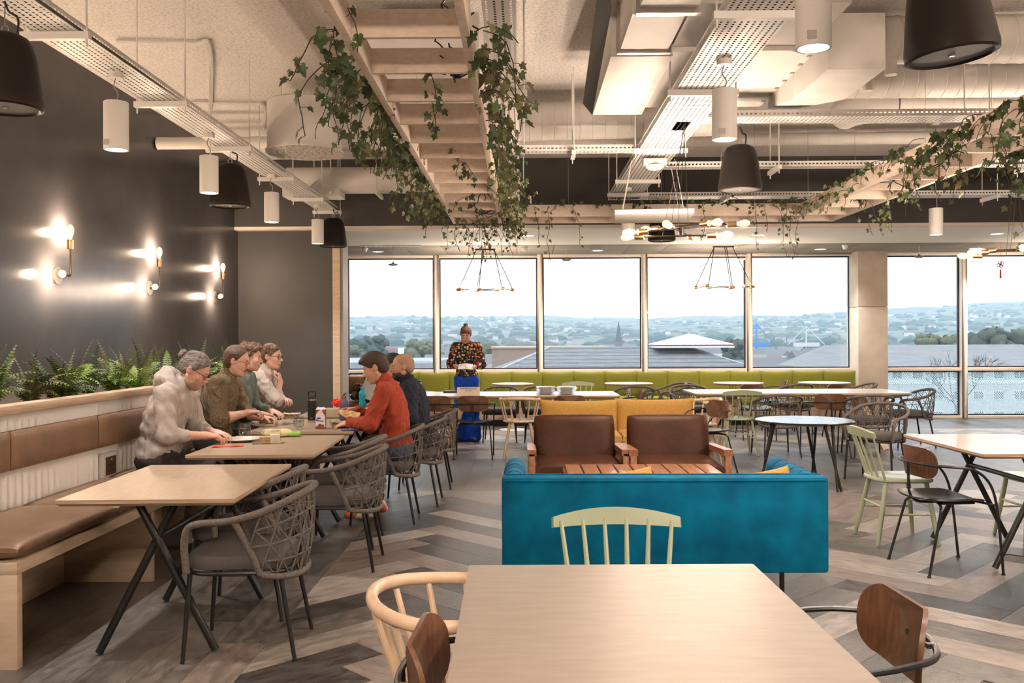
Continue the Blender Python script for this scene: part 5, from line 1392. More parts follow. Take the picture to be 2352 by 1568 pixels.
    if collar and not hoodie:
        pts = [nk+up*.028*sc+fw*.004+Rt@np.array((.058*math.cos(a),.058*math.sin(a),-.012*math.sin(a)))*sc for a in [2*PI*i/14 for i in range(14)]]
        for i in range(14): top_.seg(pts[i], pts[(i+1)%14], .011*sc, None, .008)
    if hoodie:
        for i in range(16):
            a0, a1 = [PI*.5+2*PI*j/16 for j in (i,i+1)]
            def hp(a): return nk+Rt@np.array((.085*math.cos(a), .075*math.sin(a)-.02, .005-.05*max(0,math.sin(a))+.035*max(0,-math.sin(a))))*sc
            rr = .030+.022*max(0,-math.sin(a0)); top_.seg(hp(a0),hp(a1),rr*sc,rr*sc,.02)
        top_.ell(nk-fw*.115*sc-up*.005, np.array((.10,.060,.085))*sc, Rt, .03)
    ob = mk('hooded_top' if hoodie else ('blouse' if female else 'sweater'), top_.mesh(h, 'top', top), t)
    mk('trousers', leg.mesh(h*1.25, 'trousers', legs), t)
    for A, d in ft:
        sh = Body(); sh.seg(A+np.array((0,0,-.045))-d*.04, A+np.array((0,0,-.055))+d*.15*sc, .036*sc,.030*sc,.02); sh.seg(A+np.array((0,0,-.01))-d*.02, A+np.array((0,0,-.05))+d*.05, .040*sc, .036*sc, .02); sh.planes = [((0,0,1), A[2]-.082)]
        mk('shoe', sh.mesh(.009,'shoe',shoes), t)
    Tm = lambda p: H+R@(np.array(p,float)*sc)
    if hair:
        hr = Body(); hr.amp = .0018; hr.seed = seed+3
        def pln(n, c): n = R@np.array(n,float); hr.planes.append((n, float(n@H)+c*sc))
        hr.ell(Tm((0,-.014,.036)), np.array((.081,.101,.090))*sc, R, .02)
        if hair == 'short': hr.ell(Tm((0,-.050,-.020)), np.array((.066,.058,.060))*sc, R, .03); pln((0,-.80,.60), -.018); pln((0,-.25,.97), -.058)
        elif hair == 'receding': hr.ell(Tm((0,-.050,-.020)), np.array((.066,.058,.060))*sc, R, .03); pln((0,-.88,.47), -.012); pln((0,-.25,.97), -.058)
        elif hair == 'full': hr.ell(Tm((0,.03,.085)), np.array((.068,.070,.042))*sc, R, .03); hr.ell(Tm((0,.085,.075)), np.array((.050,.028,.026))*sc, R, .02); hr.ell(Tm((0,-.052,-.020)), np.array((.068,.060,.062))*sc, R, .03); pln((0,-.70,.71), -.022); pln((0,-.20,.98), -.062)
        elif hair == 'curly':
            hr.amp = .009; hr.ell(Tm((0,.015,.080)), np.array((.078,.090,.050))*sc, R, .03); hr.ell(Tm((0,-.055,-.01)), np.array((.074,.065,.07))*sc, R, .03); pln((0,-.75,.66), -.016); pln((0,-.2,.98), -.062)
        elif hair == 'tied': hr.ell(Tm((0,-.052,-.012)), np.array((.068,.058,.060))*sc, R, .03); pln((0,-.80,.60), -.016); pln((0,-.35,.94), -.046)
        elif hair == 'woman': hr.ell(Tm((0,-.03,-.01)), np.array((.080,.080,.085))*sc, R, .03); hr.ell(Tm((0,.05,.07)), np.array((.066,.05,.045))*sc, R, .03); pln((0,-.75,.66), -.030); pln((0,-.2,.98), -.085)
        elif hair == 'buzz': hr.amp = 0; hr.ops = []; hr.ell(Tm((0,-.016,.030)), np.array((.0775,.0985,.087))*sc, R, .02); hr.ell(Tm((0,-.05,-.02)), np.array((.064,.056,.056))*sc, R, .03); pln((0,-.80,.60), -.004); pln((0,-.25,.97), -.058); hr.planes.append((R@np.array((0,-.1,-.99)), float((R@np.array((0,-.1,-.99)))@H)-.085*sc))
        if bun: hr2 = hr; hr.ell(Tm(bun[0]), np.array(bun[1])*sc, R, .012); hr.planes = []; hr = hr2; 
        if bun:
            # the bun is a separate knot, the cap keeps its hairline
            kn = Body(); kn.amp = .005; kn.seed = 4; kn.ell(Tm(bun[0]), np.array(bun[1])*sc, R, .012); mk('hair_bun', kn.mesh(h*.9,'hair_bun',hm), t)
            hr.ops.pop()
            def pln(n, c): n = R@np.array(n,float); hr.planes.append((n, float(n@H)+c*sc))
            if hair == 'woman': pln((0,-.75,.66), -.030); pln((0,-.2,.98), -.085)
            else: pln((0,-.80,.60), -.016); pln((0,-.35,.94), -.046)
        mk('hair', hr.mesh(h*.8,'hair',hm), t)
    if beard:
        bd = Body(); bd.amp = .0025; bd.seed = seed
        if beard[0] == 'full':
            bd.ell(Tm((0,.036,-.076)), np.array((.069,.068,.056))*sc, R, .02); bd.ell(Tm((0,.066,-.105)), np.array((.038,.034,.034))*sc, R, .02)
            n = R@np.array((0,-.20,-.98)); bd.planes = [(n, float(n@H)+.020*sc)]; n = R@np.array((0,.85,-.53)); bd.planes.append((n, float(n@H)+.008*sc))
            bd.seg(Tm((-.022,.092,-.058)), Tm((.022,.092,-.058)), .006*sc, None, .01)
        elif beard[0] == 'stubble':
            bd.amp = 0; bd.ell(Tm((0,.036,-.074)), np.array((.0655,.0655,.0565))*sc, R, .02); bd.ell(Tm((0,.066,-.098)), np.array((.036,.034,.029))*sc, R, .02)
            n = R@np.array((0,-.20,-.98)); bd.planes = [(n, float(n@H)+.024*sc)]; n = R@np.array((0,.85,-.53)); bd.planes.append((n, float(n@H)+.010*sc))
        elif beard[0] == 'moustache': bd.seg(Tm((0,.101,-.050)), Tm((.030,.086,-.066)), .0095*sc, .0065*sc, .006); bd.seg(Tm((0,.101,-.050)), Tm((-.030,.086,-.066)), .0095*sc, .0065*sc, .006); bd.ell(Tm((0,.083,-.100)), np.array((.018,.012,.014))*sc, R, .01)
        mk(beard[0] if beard[0] != 'full' else 'beard', bd.mesh(.0055,'beard',beard[1]), t)
    lp = MB(); col_ = LIPS
    for dz, ry in ((-.0655,.0036),(-.0765,.0042)): lp.tube([Tm((x_, .0985-7.5*x_*x_+(.001 if dz < -.07 else 0), dz+(smile*9*x_*x_)+(-2.5*x_*x_ if dz > -.07 else 2.5*x_*x_))) for x_ in (-.024,-.016,-.008,0,.008,.016,.024)], [.0016,ry*.8,ry,ry*.95,ry,ry*.8,.0016], 7)
    if not (beard and beard[0] == 'full' and False): lp.build('lips', LIPS, t, smooth=True)
    if smile > .8: MB().tube([Tm((x_, .0975-8*x_*x_, -.071+smile*8*x_*x_)) for x_ in (-.018,-.009,0,.009,.018)], .0032, 6).build('teeth', PORC, t, smooth=True)
    br = MB()
    for s in (-1,1): br.tube([Tm((s*.014,.0945,.021)), Tm((s*.030,.0935,.026)), Tm((s*.047,.083,.021))], [.003,.0042,.0022], 6)
    br.build('eyebrows', hm if hair else H_BLK, t, smooth=True)
    ey = MB()
    for s in (-1,1): ey.tube([Tm((s*.019,.0868,-.005)), Tm((s*.031,.0885,-.0075)), Tm((s*.043,.0845,-.005))], [.0016,.0024,.0016], 6)
    ey.build('eyelids', H_BLK, t)
    if glasses:
        gl = MB()
        for s in (-1,1):
            gl.tube([Tm((s*.033+.0235*math.cos(a), .1015-.004*abs(math.cos(a)), -.004+.018*math.sin(a))) for a in [2*PI*i/18 for i in range(18)]], .0016, 6, closed=True)
            gl.tube([Tm((s*.056,.097,.006)), Tm((s*.074,.06,.008)), Tm((s*.080,.0,.006)), Tm((s*.077,-.02,-.008))], .0018, 6)
        gl.tube([Tm((-.010,.104,.0)), Tm((.010,.104,.0))], .0016, 6); gl.build('glasses', glasses, t, smooth=True)
    return t, H, R, ends
HOOD = cloth('grey_marl_jersey', (.345,.305,.28), (.40,.355,.325), 260, .3, 22); FLEE = cloth('olive_brown_fleece', (.115,.078,.042), (.20,.145,.088), 120, .9, 110)
TEALS = cloth('dusty_teal_knit', (.105,.135,.125), (.15,.185,.17), 150, .3, 40); SHIRT = cloth('pale_linen', (.44,.385,.345), (.50,.44,.395), 160, .3, 26)
REDS = cloth('rust_red_knit', (.26,.030,.012), (.34,.05,.022), 220, .25, 60); NAVY = cloth('navy_cotton', (.006,.008,.018), (.014,.019,.036), 60, .4, 24); DARKT = cloth('dark_trousers', (.022,.016,.022), (.04,.03,.036), 120, .3, 24)
BLUE = cloth('royal_blue_cloth', (.0,.045,.40), (.005,.075,.52), 30, .3, 10); TAN = cloth('tan_chino', (.22,.145,.09), (.30,.21,.14), 120, .3, 24); DENIM = cloth('denim', (.03,.045,.09), (.07,.09,.15), 160, .3, 40)
SNEAK = mat('orange_white_sneaker', (.72,.62,.52), (.55,.09,.03), rough=.6, scale=7, detail=0, lo=.60, hi=.62)
GLB = mat('blue_acetate', (.01,.012,.05), rough=.25); GLT = mat('amber_acetate', (.30,.10,.02), rough=.25)
def sit(y=.43, z=.55): return ((.12,y,z),(-.12,y,z)), ((.14,y+.03,.085),(-.13,y+.06,.085))
kn, an = sit()
HD = person('man in a grey hooded top with tied-back greying hair and blue glasses', (-2.53,6.32), R_, .645, .12, .42, .62, .62, .05, (.12,.37,.80), (-.05,.385,.80), (.6,-.35,-1), (-.6,-.3,-1), kn, an, HOOD, DARKT, SKIN, 'tied', H_GREY,
       sleeve=(.42,.42), h=.0062, build=1.10, seed=3, hoodie=True, glasses=GLB, beard=('stubble',STUB), bun=((0,-.125,.035),(.032,.030,.034)), smile=1.0, curl=((.55,.6,.4),(.45,.5,.4)), hn=((0,-.2,-1),(0,-.2,-1)), hf=((-.35,1,-.10),(.35,1,-.1)))
hd = HD[0]
for sx in (-1,1): MB().tube(smoothpath([(sx*.035,.245,1.045),(sx*.04,.262,.98),(sx*.036,.262,.90)],4), .0028, 6).build('drawstring', HOOD, hd, smooth=True)
person('man in an olive brown fleece with reddish moustache and glasses', (-2.53,7.44), R_, .645, .10, .32, .50, .30, .08, (.08,.31,.865), (-.08,.40,.80), (.75,-.5,-1), (-.6,-.3,-1), kn, an, FLEE, DARKT, SKIN, 'receding', H_BRN,
       sleeve=(.16,.16), h=.0062, build=1.12, seed=5, glasses=GLT, beard=('moustache',H_RED), curl=((.7,.8,.5),(.6,.7,.5)), hn=((0,.1,-1),(.3,0,-1)), hf=((-.25,1,.05),(0.2,1,0)), smile=.5)
kn2, an2 = sit(.42,.55)
person('man in a dusty teal sweater with curly brown hair, mostly hidden', (-2.56,8.10), R_, .645, .04, .22, .40, .15, .10, (.14,.28,.80), (-.14,.30,.80), (.6,-.4,-1), (-.6,-.3,-1), kn2, an2, TEALS, DARKT, SKIN, 'curly', H_CURL, sleeve=(.7,.7), h=.0085, seed=7, build=1.05)
LP = person('man in a pale linen shirt resting his mouth on a fist', (-2.56,8.84), R_, .635, .02, .20, .45, .12, -.15, (.03,.215,1.035), (-.02,.26,.86), (.25,.75,-1), (-.3,.3,-1), ((.12,.44,.66),(-.12,.42,.60)), an2, SHIRT, TAN, SKIN, 'short', H_CURL, sleeve=(.35,.4), h=.0075, seed=8,
       glasses=GLB, curl=((1.2,1.1,.9),(.6,.7,.5)), hf=((-.10,-.10,1),None), hn=((0,-1,0),(0,0,-1)))
kn3, an3 = ((.13,.44,.52),(-.12,.44,.52)), ((.12,.16,.105),(-.10,.22,.105))
person('man in a rust red sweater holding a flatbread', (-1.03,7.40), L_, .585, .05, .24, .42, .42, .0, (.13,.345,.865), (-.07,.36,.785), (.6,-.4,-1), (-.75,-.3,-1), kn3, an3, REDS, DENIM, SKIN, 'full', H_DKB,
       sleeve=(.97,.95), h=.0062, build=1.04, seed=11, shoes=SNEAK, curl=((.35,.55,.5),(.20,.35,.35)), hn=((-.5,.0,-1),(.15,.25,-1)), hf=((-.1,1,.10),(.0,1,-.25)))
kn4, an4 = ((.13,.42,.50),(-.12,.42,.50)), ((.12,.36,.085),(-.10,.36,.085))
person('bald man with a full dark beard in a navy shirt', (-.955,8.18), L_+.12, .575, .05, .20, .38, .10, .10, (.20,.26,.80), (-.20,.26,.79), (.7,-.5,-1), (-.8,-.6,-1), kn4, an4, NAVY, DARKT, SKINT, 'buzz', H_BUZZ, sleeve=(.95,.95), h=.0068, build=1.16, seed=13, sc=.96, beard=('full',H_BLK))
person('dark haired diner almost hidden behind the bald man', (-1.08,9.02), L_, .575, .10, .40, .6, .20, 0, (.12,.34,.80), (-.12,.34,.80), (.6,-.4,-1), (-.6,-.4,-1), kn4, an4, SHIRT, DARKT, SKINT, 'short', H_BLK, sleeve=(.9,.9), h=.0095, seed=14, sc=.98)
person('standing woman in a spotted blouse and royal blue wide trousers', (-.795,12.98), S_-.05, .90, .0, .07, .28, .48, .0, (.075,.30,1.055), (-.085,.27,1.04), (1.0,-.6,-.8), (-1.0,-.6,-.8), ((.078,.02,.50),(-.078,.0,.50)), ((.09,-.03,.085),(-.10,-.02,.085)), dotmat(), BLUE, SKIN, 'woman', H_RED,
       sleeve=(.45,.45), h=.0075, build=.96, seed=17, female=True, wide=True, sc=.955, bun=((0,-.055,.125),(.034,.034,.026)), curl=((.5,.7,.5),(.6,.7,.5)), hf=((-.85,.65,0),(.8,.6,0)), hn=((0,.2,-1),(0,0,1)))
# ================================================================== things on the tables
ZTB = .7385
def at(px, py, z=ZTB): p = PZ(px,py,z); return (p.x,p.y,z)
def plate(label, loc, r=.13, h=.02, grp=None):
    o = MB().lathe([(.001,.002),(r*.55,.0),(r*.62,.004),(r,.018),(r*1.0,.0205),(r*.96,.0195),(r*.60,.0075),(.001,.006)], 32, caps=False).build('plate', PORC, smooth=True); o.location = loc; tag(o,label,'plate',grp); return o
plate('white plate in front of the man in the hooded top', (-1.985,6.42,ZTB), .14)
def napkin(label, loc, rz, w, l, crumple=0.0):
    r = random.Random(3); rows = []
    for i in range(9):
        rows.append([(-w/2+w*k/8, -l/2+l*i/8, .004+crumple*abs(r.gauss(0,1))+.003*math.sin(k*1.3+i*.7)) for k in range(9)])
    o = MB().shell(rows, .003).build('napkin', REDP); o.location = loc; o.rotation_euler = (0,0,rz); tag(o,label,'napkin','red napkins'); return o
napkin('folded red paper napkin at the table corner', at(523,1025), .25, .20, .085)
napkin('red paper napkin beside the salad tub', at(838,968), .2, .14, .10)
o = MB().ball((0,0,.02), (.06,.05,.035), 10, 7).build('crumpled_napkin', REDP); 
for v in o.data.vertices: v.co += Vector((RND.gauss(0,.008),RND.gauss(0,.008),RND.gauss(0,.008)))
o.location = at(775,930,.80); tag(o,'crumpled red napkin in the wooden bowl','napkin','red napkins')
def glass(label, loc):
    t = thing('tumbler', label, 'glass', loc, 0, 'stemless glasses')
    MB().lathe([(.001,.002),(.028,.002),(.040,.025),(.044,.05),(.041,.085),(.036,.105),(.0345,.105),(.0395,.085),(.0425,.05),(.038,.026),(.001,.008)], 24, caps=False).build('glass_body', CLEAR, t, smooth=True)
    MB().lathe([(.001,.009),(.037,.027),(.0415,.05),(.040,.068),(.001,.068)], 24, caps=False).build('water', WATER, t, smooth=True)
glass('stemless water glass near the plate', at(562,1005)); glass('stemless water glass left of the black flask', at(686,985))
# sandwich in a clear wedge pack
t = thing('sandwich_pack', 'packed sandwich in a clear wedge box by the red napkin', 'sandwich', at(614,1018), .3)
BRD = mat('brown_bread', (.42,.22,.09), (.55,.33,.16), rough=.9, scale=60); CRM = mat('bread_crumb', (.74,.60,.42), rough=.9); PAP = mat('waxed_paper', (.74,.64,.54), rough=.6)
for i in range(2): MB().prism([(-.055,-.03),(.02,-.03),(.02,.035)], .004+.022*i, .022+.022*i).build('bread_slice', BRD, t); 
MB().prism([(-.05,-.027),(.018,-.027),(.018,.031)], .0445, .047).build('crumb', CRM, t)
MB().box((.02,-.04,.0),(.085,.045,.062)).build('paper_sleeve', PAP, t, bevel=.004)
MB().box((-.10,-.05,.0),(.09,.06,.085)).build('clear_lid', CLEAR, t)
# crisp bag
t = thing('crisp_bag', 'crumpled cream and green crisp bag lying open', 'snack bag', at(636,1003), .5)
BAGG = mat('green_foil', (.16,.34,.04), (.30,.50,.09), rough=.35, scale=20); BAGC = mat('cream_foil', (.70,.60,.34), rough=.4)
c = cushion(.20,.11,.055,12,.45,.05); c.xf(Tr(0,0,.030)); c.build('bag_body', BAGC, t, smooth=True)
c = cushion(.09,.08,.035,8,.4); c.xf(Tr(.12,-.035,.02) @ RotZ(-.4)); c.build('green_end', BAGG, t, smooth=True)
MB().box((-.105,-.03,.045),(-.03,.045,.050)).build('green_stripe', BAGG, t)
o = mk('lettering', text_mesh('vegan', .03, INK), t); o.location = (.0,0,.0585)
# clear tubs with food
FOOD = mat('grain_salad', (.30,.20,.09), (.55,.42,.22), rough=.8, scale=60, detail=6, bump=.8, bscale=70); PASTA = mat('pasta_salad', (.62,.46,.22), (.36,.33,.14), rough=.7, scale=45, bump=.8, bscale=60); RICE = mat('orange_rice', (.72,.42,.16), (.78,.58,.36), rough=.8, scale=60, bump=.8, bscale=60)
def tub(label, loc, rz, w, d, h, food, flare=.012):
    t = thing('food_tub', label, 'food container', loc, rz, 'clear food tubs')
    o = rrect(w,d,.015,3); o2 = rrect(w+2*flare,d+2*flare,.018,3); n = len(o)
    MB().add([(x,y,0) for x,y in o]+[(x,y,h) for x,y in o2]+[(x*1.04,y*1.05,h) for x,y in o2], [tuple(range(n-1,-1,-1))]+[(i*n+j,i*n+(j+1)%n,(i+1)*n+(j+1)%n,(i+1)*n+j) for i in range(2) for j in range(n)]).build('tub', CLEAR, t)
    rows = []; r = random.Random(int(w*1e4))
    for i in range(9): rows.append([((-.5+k/8)*(w+flare*1.2), (-.5+i/8)*(d+flare*1.2), h*.72+r.gauss(0,.004)) for k in range(9)])
    m = MB(); m.shell(rows, -.002); m.box((-w/2+.003,-d/2+.003,.003),(w/2-.003,d/2-.003,h*.70)); m.build('food', food, t, smooth=True, ang=70); return t
tub('clear tub of pasta salad in front of the man in the fleece', at(615,972), .05, .12, .11, .05, PASTA)
tub('clear tub of orange rice between the glasses', at(669,959), .0, .13, .10, .05, RICE)
tub('clear tub of grain salad by the man in red', at(783,981), -.1, .12, .10, .055, FOOD, .022)
o = MB().box((-.08,-.06,.0),(.08,.06,.012)).build('tub_lid', CLEAR); o.location = at(655,975); o.rotation_euler=(0,.04,-.5); tag(o,'clear plastic lid lying between the tub and the glass','lid')
# black insulated flask
t = thing('insulated_flask', 'black insulated flask with a loop handle and steel rim', 'flask', at(717,970))
FBK = mat('matte_black_flask', (.008,.007,.007), rough=.5, spec=.3)
MB().lathe([(.036,.0),(.037,.012),(.037,.020)], 28).build('steel_base', STEEL, t, smooth=True)
MB().lathe([(.0375,.020),(.0375,.178),(.036,.190)], 28).build('body', FBK, t, smooth=True); MB().lathe([(.035,.190),(.035,.202)], 28).build('steel_neck', STEEL, t, smooth=True)
MB().lathe([(.0345,.202),(.0345,.222),(.030,.230),(.001,.236)], 28).build('lid', FBK, t, smooth=True)
MB().tube(smoothpath([(-.031,0,.222),(-.031,0,.252),(-.022,0,.264),(.022,0,.264),(.031,0,.252),(.031,0,.222)],4), .005, 8).build('handle', FBK, t, smooth=True)
o = mk('lettering', text_mesh('YETI', .014, mat('etched_steel', (.35,.28,.22), rough=.4, metal=.6), .0004), t); o.location = (.002,-.0378,.040); o.rotation_euler = (PI/2,0,0)
# chocolate drink carton
t = thing('drink_carton', 'chocolate milk drink carton with a blue cap', 'carton', at(737,984), .12)
CHO = mat('carton_brown_print', (.19,.045,.02), (.27,.07,.03), rough=.35, scale=30); CWH = mat('carton_white', (.74,.70,.67), rough=.35); CBL = mat('blue_plastic', (.02,.035,.30), rough=.3)
MB().box((-.0375,-.034,0),(.0375,.034,.155)).build('carton_body', CWH, t)
MB().add([(-.0375,-.034,.155),(.0375,-.034,.155),(.0375,.034,.155),(-.0375,.034,.155),(-.024,-.02,.172),(.024,-.02,.172),(.024,.02,.172),(-.024,.02,.172)],[(0,1,5,4),(1,2,6,5),(2,3,7,6),(3,0,4,7),(4,5,6,7)]).build('shoulder', CWH, t)
MB().lathe([(.017,.172),(.017,.187)], 18).build('cap', CBL, t, smooth=True)
MB().box((.0375,-.034,0),(.0382,.034,.155)).build('side_print', CHO, t)
pr = MB(); pr.prism([(-.0375,.0),(.0375,.0),(.0375,.016),(.012,.026),(-.0375,.022)], 0, .0006, Tr(0,-.0341,0) @ Matrix.Rotation(PI/2,4,'X')); pr.prism([(-.0375,.155),(-.0375,.110),(-.026,.128),(-.018,.140),(.0,.155)], 0, .0006, Tr(0,-.0341,0) @ Matrix.Rotation(PI/2,4,'X')); pr.prism([(.012,.155),(.018,.130),(.028,.118),(.0375,.100),(.0375,.155)], 0, .0006, Tr(0,-.0341,0) @ Matrix.Rotation(PI/2,4,'X')); pr.build('splash_print', CHO, t)
for (x,z,a) in ((.0,.034,.3),(.016,.028,-.2),(-.008,.029,.1)): MB().cbox((0,0,0),(.026,.002,.011), Tr(x,-.0345,z) @ Matrix.Rotation(a,4,'Y')).build('chocolate_print', CHO, t)
o = mk('lettering', text_mesh('Mooju', .024, CBL, .0006), t); o.location = (-.004,-.0346,.066); o.rotation_euler = (PI/2,.12,0)
MB().prism(rrect(.030,.012,.003,2), 0, .0006, Tr(-.012,-.0341,.086) @ Matrix.Rotation(PI/2,4,'X')).build('logo_badge', CBL, t)
# purple bottle, cyan bottle
t = thing('purple_bottle', 'matt purple metal bottle with a strap lid', 'bottle', at(791,965))
PUR = mat('matt_purple', (.075,.06,.125), rough=.5)
MB().lathe([(.040,.0),(.042,.006),(.042,.140),(.036,.160),(.021,.185),(.019,.195)], 28).build('body', PUR, t, smooth=True); MB().lathe([(.019,.195),(.019,.215)], 20).build('steel_collar', BRASS, t, smooth=True)
MB().tube(smoothpath([(-.012,0,.205),(-.002,0,.228),(.012,0,.238),(.020,0,.240)],4), .009, 8).build('strap_lid', PUR, t, smooth=True)
t = thing('cyan_bottle', 'translucent cyan plastic water bottle with a ribbed waist', 'bottle', at(832,935))
CYA = mat('cyan_plastic', (.0,.36,.52), (.02,.50,.66), rough=.2, scale=20, stretch=(8,8,.5), trans=.35)
MB().lathe([(.033,.0),(.036,.008),(.036,.045),(.031,.075),(.032,.10),(.037,.125),(.034,.155),(.020,.175),(.018,.185)], 24).build('body', CYA, t, smooth=True); MB().lathe([(.020,.185),(.020,.208),(.018,.212)], 18).build('cap', mat('teal_plastic', (.0,.14,.22), rough=.3), t, smooth=True)
# wooden serving boxes at the far end
t = thing('wooden_box', 'shallow wooden box holding a red napkin at the far wall table', 'box', at(768,955), .02)
MB().box((-.16,-.10,0),(.16,.10,.012)).build('base', PINE, t)
for (a,b) in (((-.16,-.10,.012),(.16,-.088,.07)),((-.16,.088,.012),(.16,.10,.07)),((-.16,-.088,.012),(-.148,.088,.07)),((.148,-.088,.012),(.16,.088,.07))): MB().box(a,b).build('side', PINE, t)
# flatbread in the man's hand
o = MB().ball((0,0,0), (.085,.045,.009), 18, 8).build('flatbread', mat('flatbread_crust', (.62,.38,.14), (.74,.52,.25), rough=.8, scale=30)); 
for v in o.data.vertices: v.co.z += .25*v.co.x*v.co.x/.085+.004*math.sin(v.co.x*90)
o.location = PY(803,952,7.36); o.rotation_euler = (.75,.15,.25); tag(o,'folded flatbread held by the man in red','flatbread')
o = MB().tube([(0,0,0),(.13,0,0)], .0045, 8).build('pen', CBL); o.location = at(784,988,ZTB+.005); o.rotation_euler=(0,0,.12); tag(o,'blue pen at the table edge','pen')
o = MB().cbox((0,0,.004),(.085,.15,.008)).build('phone', mat('phone_glass', (.10,.16,.24), rough=.12), bevel=.003); o.location = at(822,983); o.rotation_euler=(0,0,-1.2); tag(o,'phone lying by the grain salad','phone')
# paper bag and jacket heap
c = cushion(.26,.20,.13,14,.5); o = c.build('paper_bag', mat('kraft_paper', (.50,.33,.18), (.60,.42,.25), rough=.8, scale=8, bump=.6, bscale=14), smooth=True)
for v in o.data.vertices: v.co += Vector((0,0,.02*math.sin(v.co.x*45+v.co.y*30)))
o.location = at(845,958,ZTB+.06); tag(o,'crumpled brown paper bag by the cyan bottle','paper bag')
c = cushion(.5,.4,.26,16,.5); o = c.build('jacket_heap', mat('camouflage_jacket', (.03,.022,.018), (.20,.14,.08), rough=.9, scale=14, lo=.45, hi=.55, bump=.5, bscale=16), smooth=True)
for v in o.data.vertices: v.co += Vector((.02*math.sin(v.co.z*40),.02*math.sin(v.co.x*25),.035*math.sin(v.co.x*21+v.co.y*17)))
p = PY(835,925,14.1); o.location = (p.x+.05,14.3,.62); tag(o,'heap of dark patterned jackets on the tan bench','jackets')
o = MB().cbox((0,0,0),(.40,.03,.34)).build('white_tote', mat('white_canvas', (.72,.70,.68), rough=.8), bevel=.012); p = PY(858,893,13.9); o.location=(p.x,14.0,.665); o.rotation_euler=(-.3,.35,0); tag(o,'white canvas tote leaning on the jackets','bag')
# far long table: plates, card, wallet
for k, px in enumerate((1253,1301)):
    p = PZ(px,905,ZTB)
    for i in range(6): plate('cream plate in the %s stack, number %s from the bottom' % (['left','right'][k], ['one','two','three','four','five','six'][i]), (p.x,p.y,ZTB+.0155*i), .125, grp='stacked plates on the long table')
t = thing('table_card', 'small printed card standing on the left long table', 'sign', (PZ(1076,907,ZTB).x,11.62,ZTB), .02)
MB().box((-.145,-.001,0),(.145,.001,.10), Matrix.Rotation(-.15,4,'X')).build('card', mat('ivory_card', (.72,.60,.50), rough=.7), t); MB().box((-.145,.03,0),(.145,.032,.097), Matrix.Rotation(.15,4,'X')).build('card_back', bpy.data.materials['ivory_card'], t)
for (s,z,sz,b_) in (('FURNITURE REFRESH RESERVATIONS',.080,.0125,.0003),('Open 12 PM',.055,.0135,.0004),('please ask at the counter for more',.033,.009,0)):
    o = mk('lettering', text_mesh(s, sz, INK if sz > .01 else mat('faint_ink',(.40,.30,.25),rough=.8), b_), t); o.location = (0,-.0022+z*.15,z); o.rotation_euler = (PI/2-.15,0,0)
o = MB().cbox((0,0,.012),(.20,.14,.024)).build('tablet_wallet', mat('dark_leather_case', (.025,.02,.02), rough=.35), bevel=.006); p = PZ(1036,901,ZTB); o.location = p; tag(o,'dark folded tablet case on the left long table','case')
# the booklet in the woman's hands, her bracelet-free hands hold the edge
o = MB(); o.box((-.10,-.075,0),(-.001,.075,.006), Matrix.Rotation(-.12,4,'Y')); o.box((.001,-.075,0),(.10,.075,.006), Matrix.Rotation(.12,4,'Y'))
o = o.build('booklet', mat('printed_paper', (.70,.68,.66), (.30,.28,.34), rough=.6, scale=14, lo=.55, hi=.62)); o.location = (-.785,12.62,1.075); o.rotation_euler = (.45,0,0); tag(o,'open booklet held by the standing woman','booklet')
# bottle on the window sill, right
t = thing('sill_bottle', 'small clear bottle standing on the right window transom', 'bottle', (PY(2275,840,16.42).x,16.42,ZT1))
MB().lathe([(.035,.0),(.038,.006),(.038,.11),(.030,.14),(.014,.16),(.014,.18)], 18).build('body', CLEAR, t, smooth=True); MB().lathe([(.0385,.03),(.0385,.09)], 18, caps=False).build('label_band', mat('pale_label', (.6,.6,.66), (.2,.2,.3), rough=.5, scale=40), t); MB().lathe([(.015,.18),(.015,.195)], 12).build('cap', PORC, t)
# coffee cup and shaker seen beside the bald man's neck
t = thing('takeaway_cup', 'takeaway cup with a dark lid on the far round table', 'cup', (PY(972,880,13.6).x,13.0,ZTB))
MB().lathe([(.03,0),(.042,.10)], 16).build('cup', PAP, t, smooth=True); MB().lathe([(.045,.10),(.045,.108),(.038,.125)], 16).build('lid', BLK, t, smooth=True)
# ================================================================== outside: town, roofs, hills, haze
GZ = -11.0
def omat(*a, **k): return mat(*a, rough=.9, **k)
gr = struct(MB().box((-1600,22,GZ-.5),(2000,1000,GZ)).build('ground', omat('town_ground', (.13,.14,.09), (.22,.21,.17), scale=.05, detail=6)))
# distant wooded ridge
hr_ = np.random.RandomState(4)
ctrl = [(-2600,58),(-1500,62),(-420,64),(-180,68),(60,60),(330,54),(620,62),(900,74),(1010,82),(1340,100),(1900,112),(3200,120)]
rows = []
NX, NY = 170, 34
ph = hr_.uniform(0,6.28,(9,)); 
for j in range(NY+1):
    t_ = j/NY; y = 700+1900*t_; r = []
    for i in range(NX+1):
        x = -2300+5200*i/NX; h = np.interp(x*2400/y, [c[0] for c in ctrl], [c[1] for c in ctrl])
        w = (math.sin(x*.006+ph[0])+math.sin(x*.013+y*.004+ph[1])+.6*math.sin(x*.031+ph[2])+.5*math.sin(y*.011+x*.02+ph[3]))
        z = GZ+(h-GZ)*(t_**1.3)+w*2.6*t_+hr_.uniform(0,5.5)*(.25+.75*t_)
        r.append((x,y,z))
    rows.append(r)
hl = MB().sheet([r[::-1] for r in rows]).build('hillside', omat('wooded_hill', (.035,.055,.03), (.15,.15,.10), scale=.018, detail=9, lo=.38, hi=.62), smooth=False); hl['kind'] = 'structure'
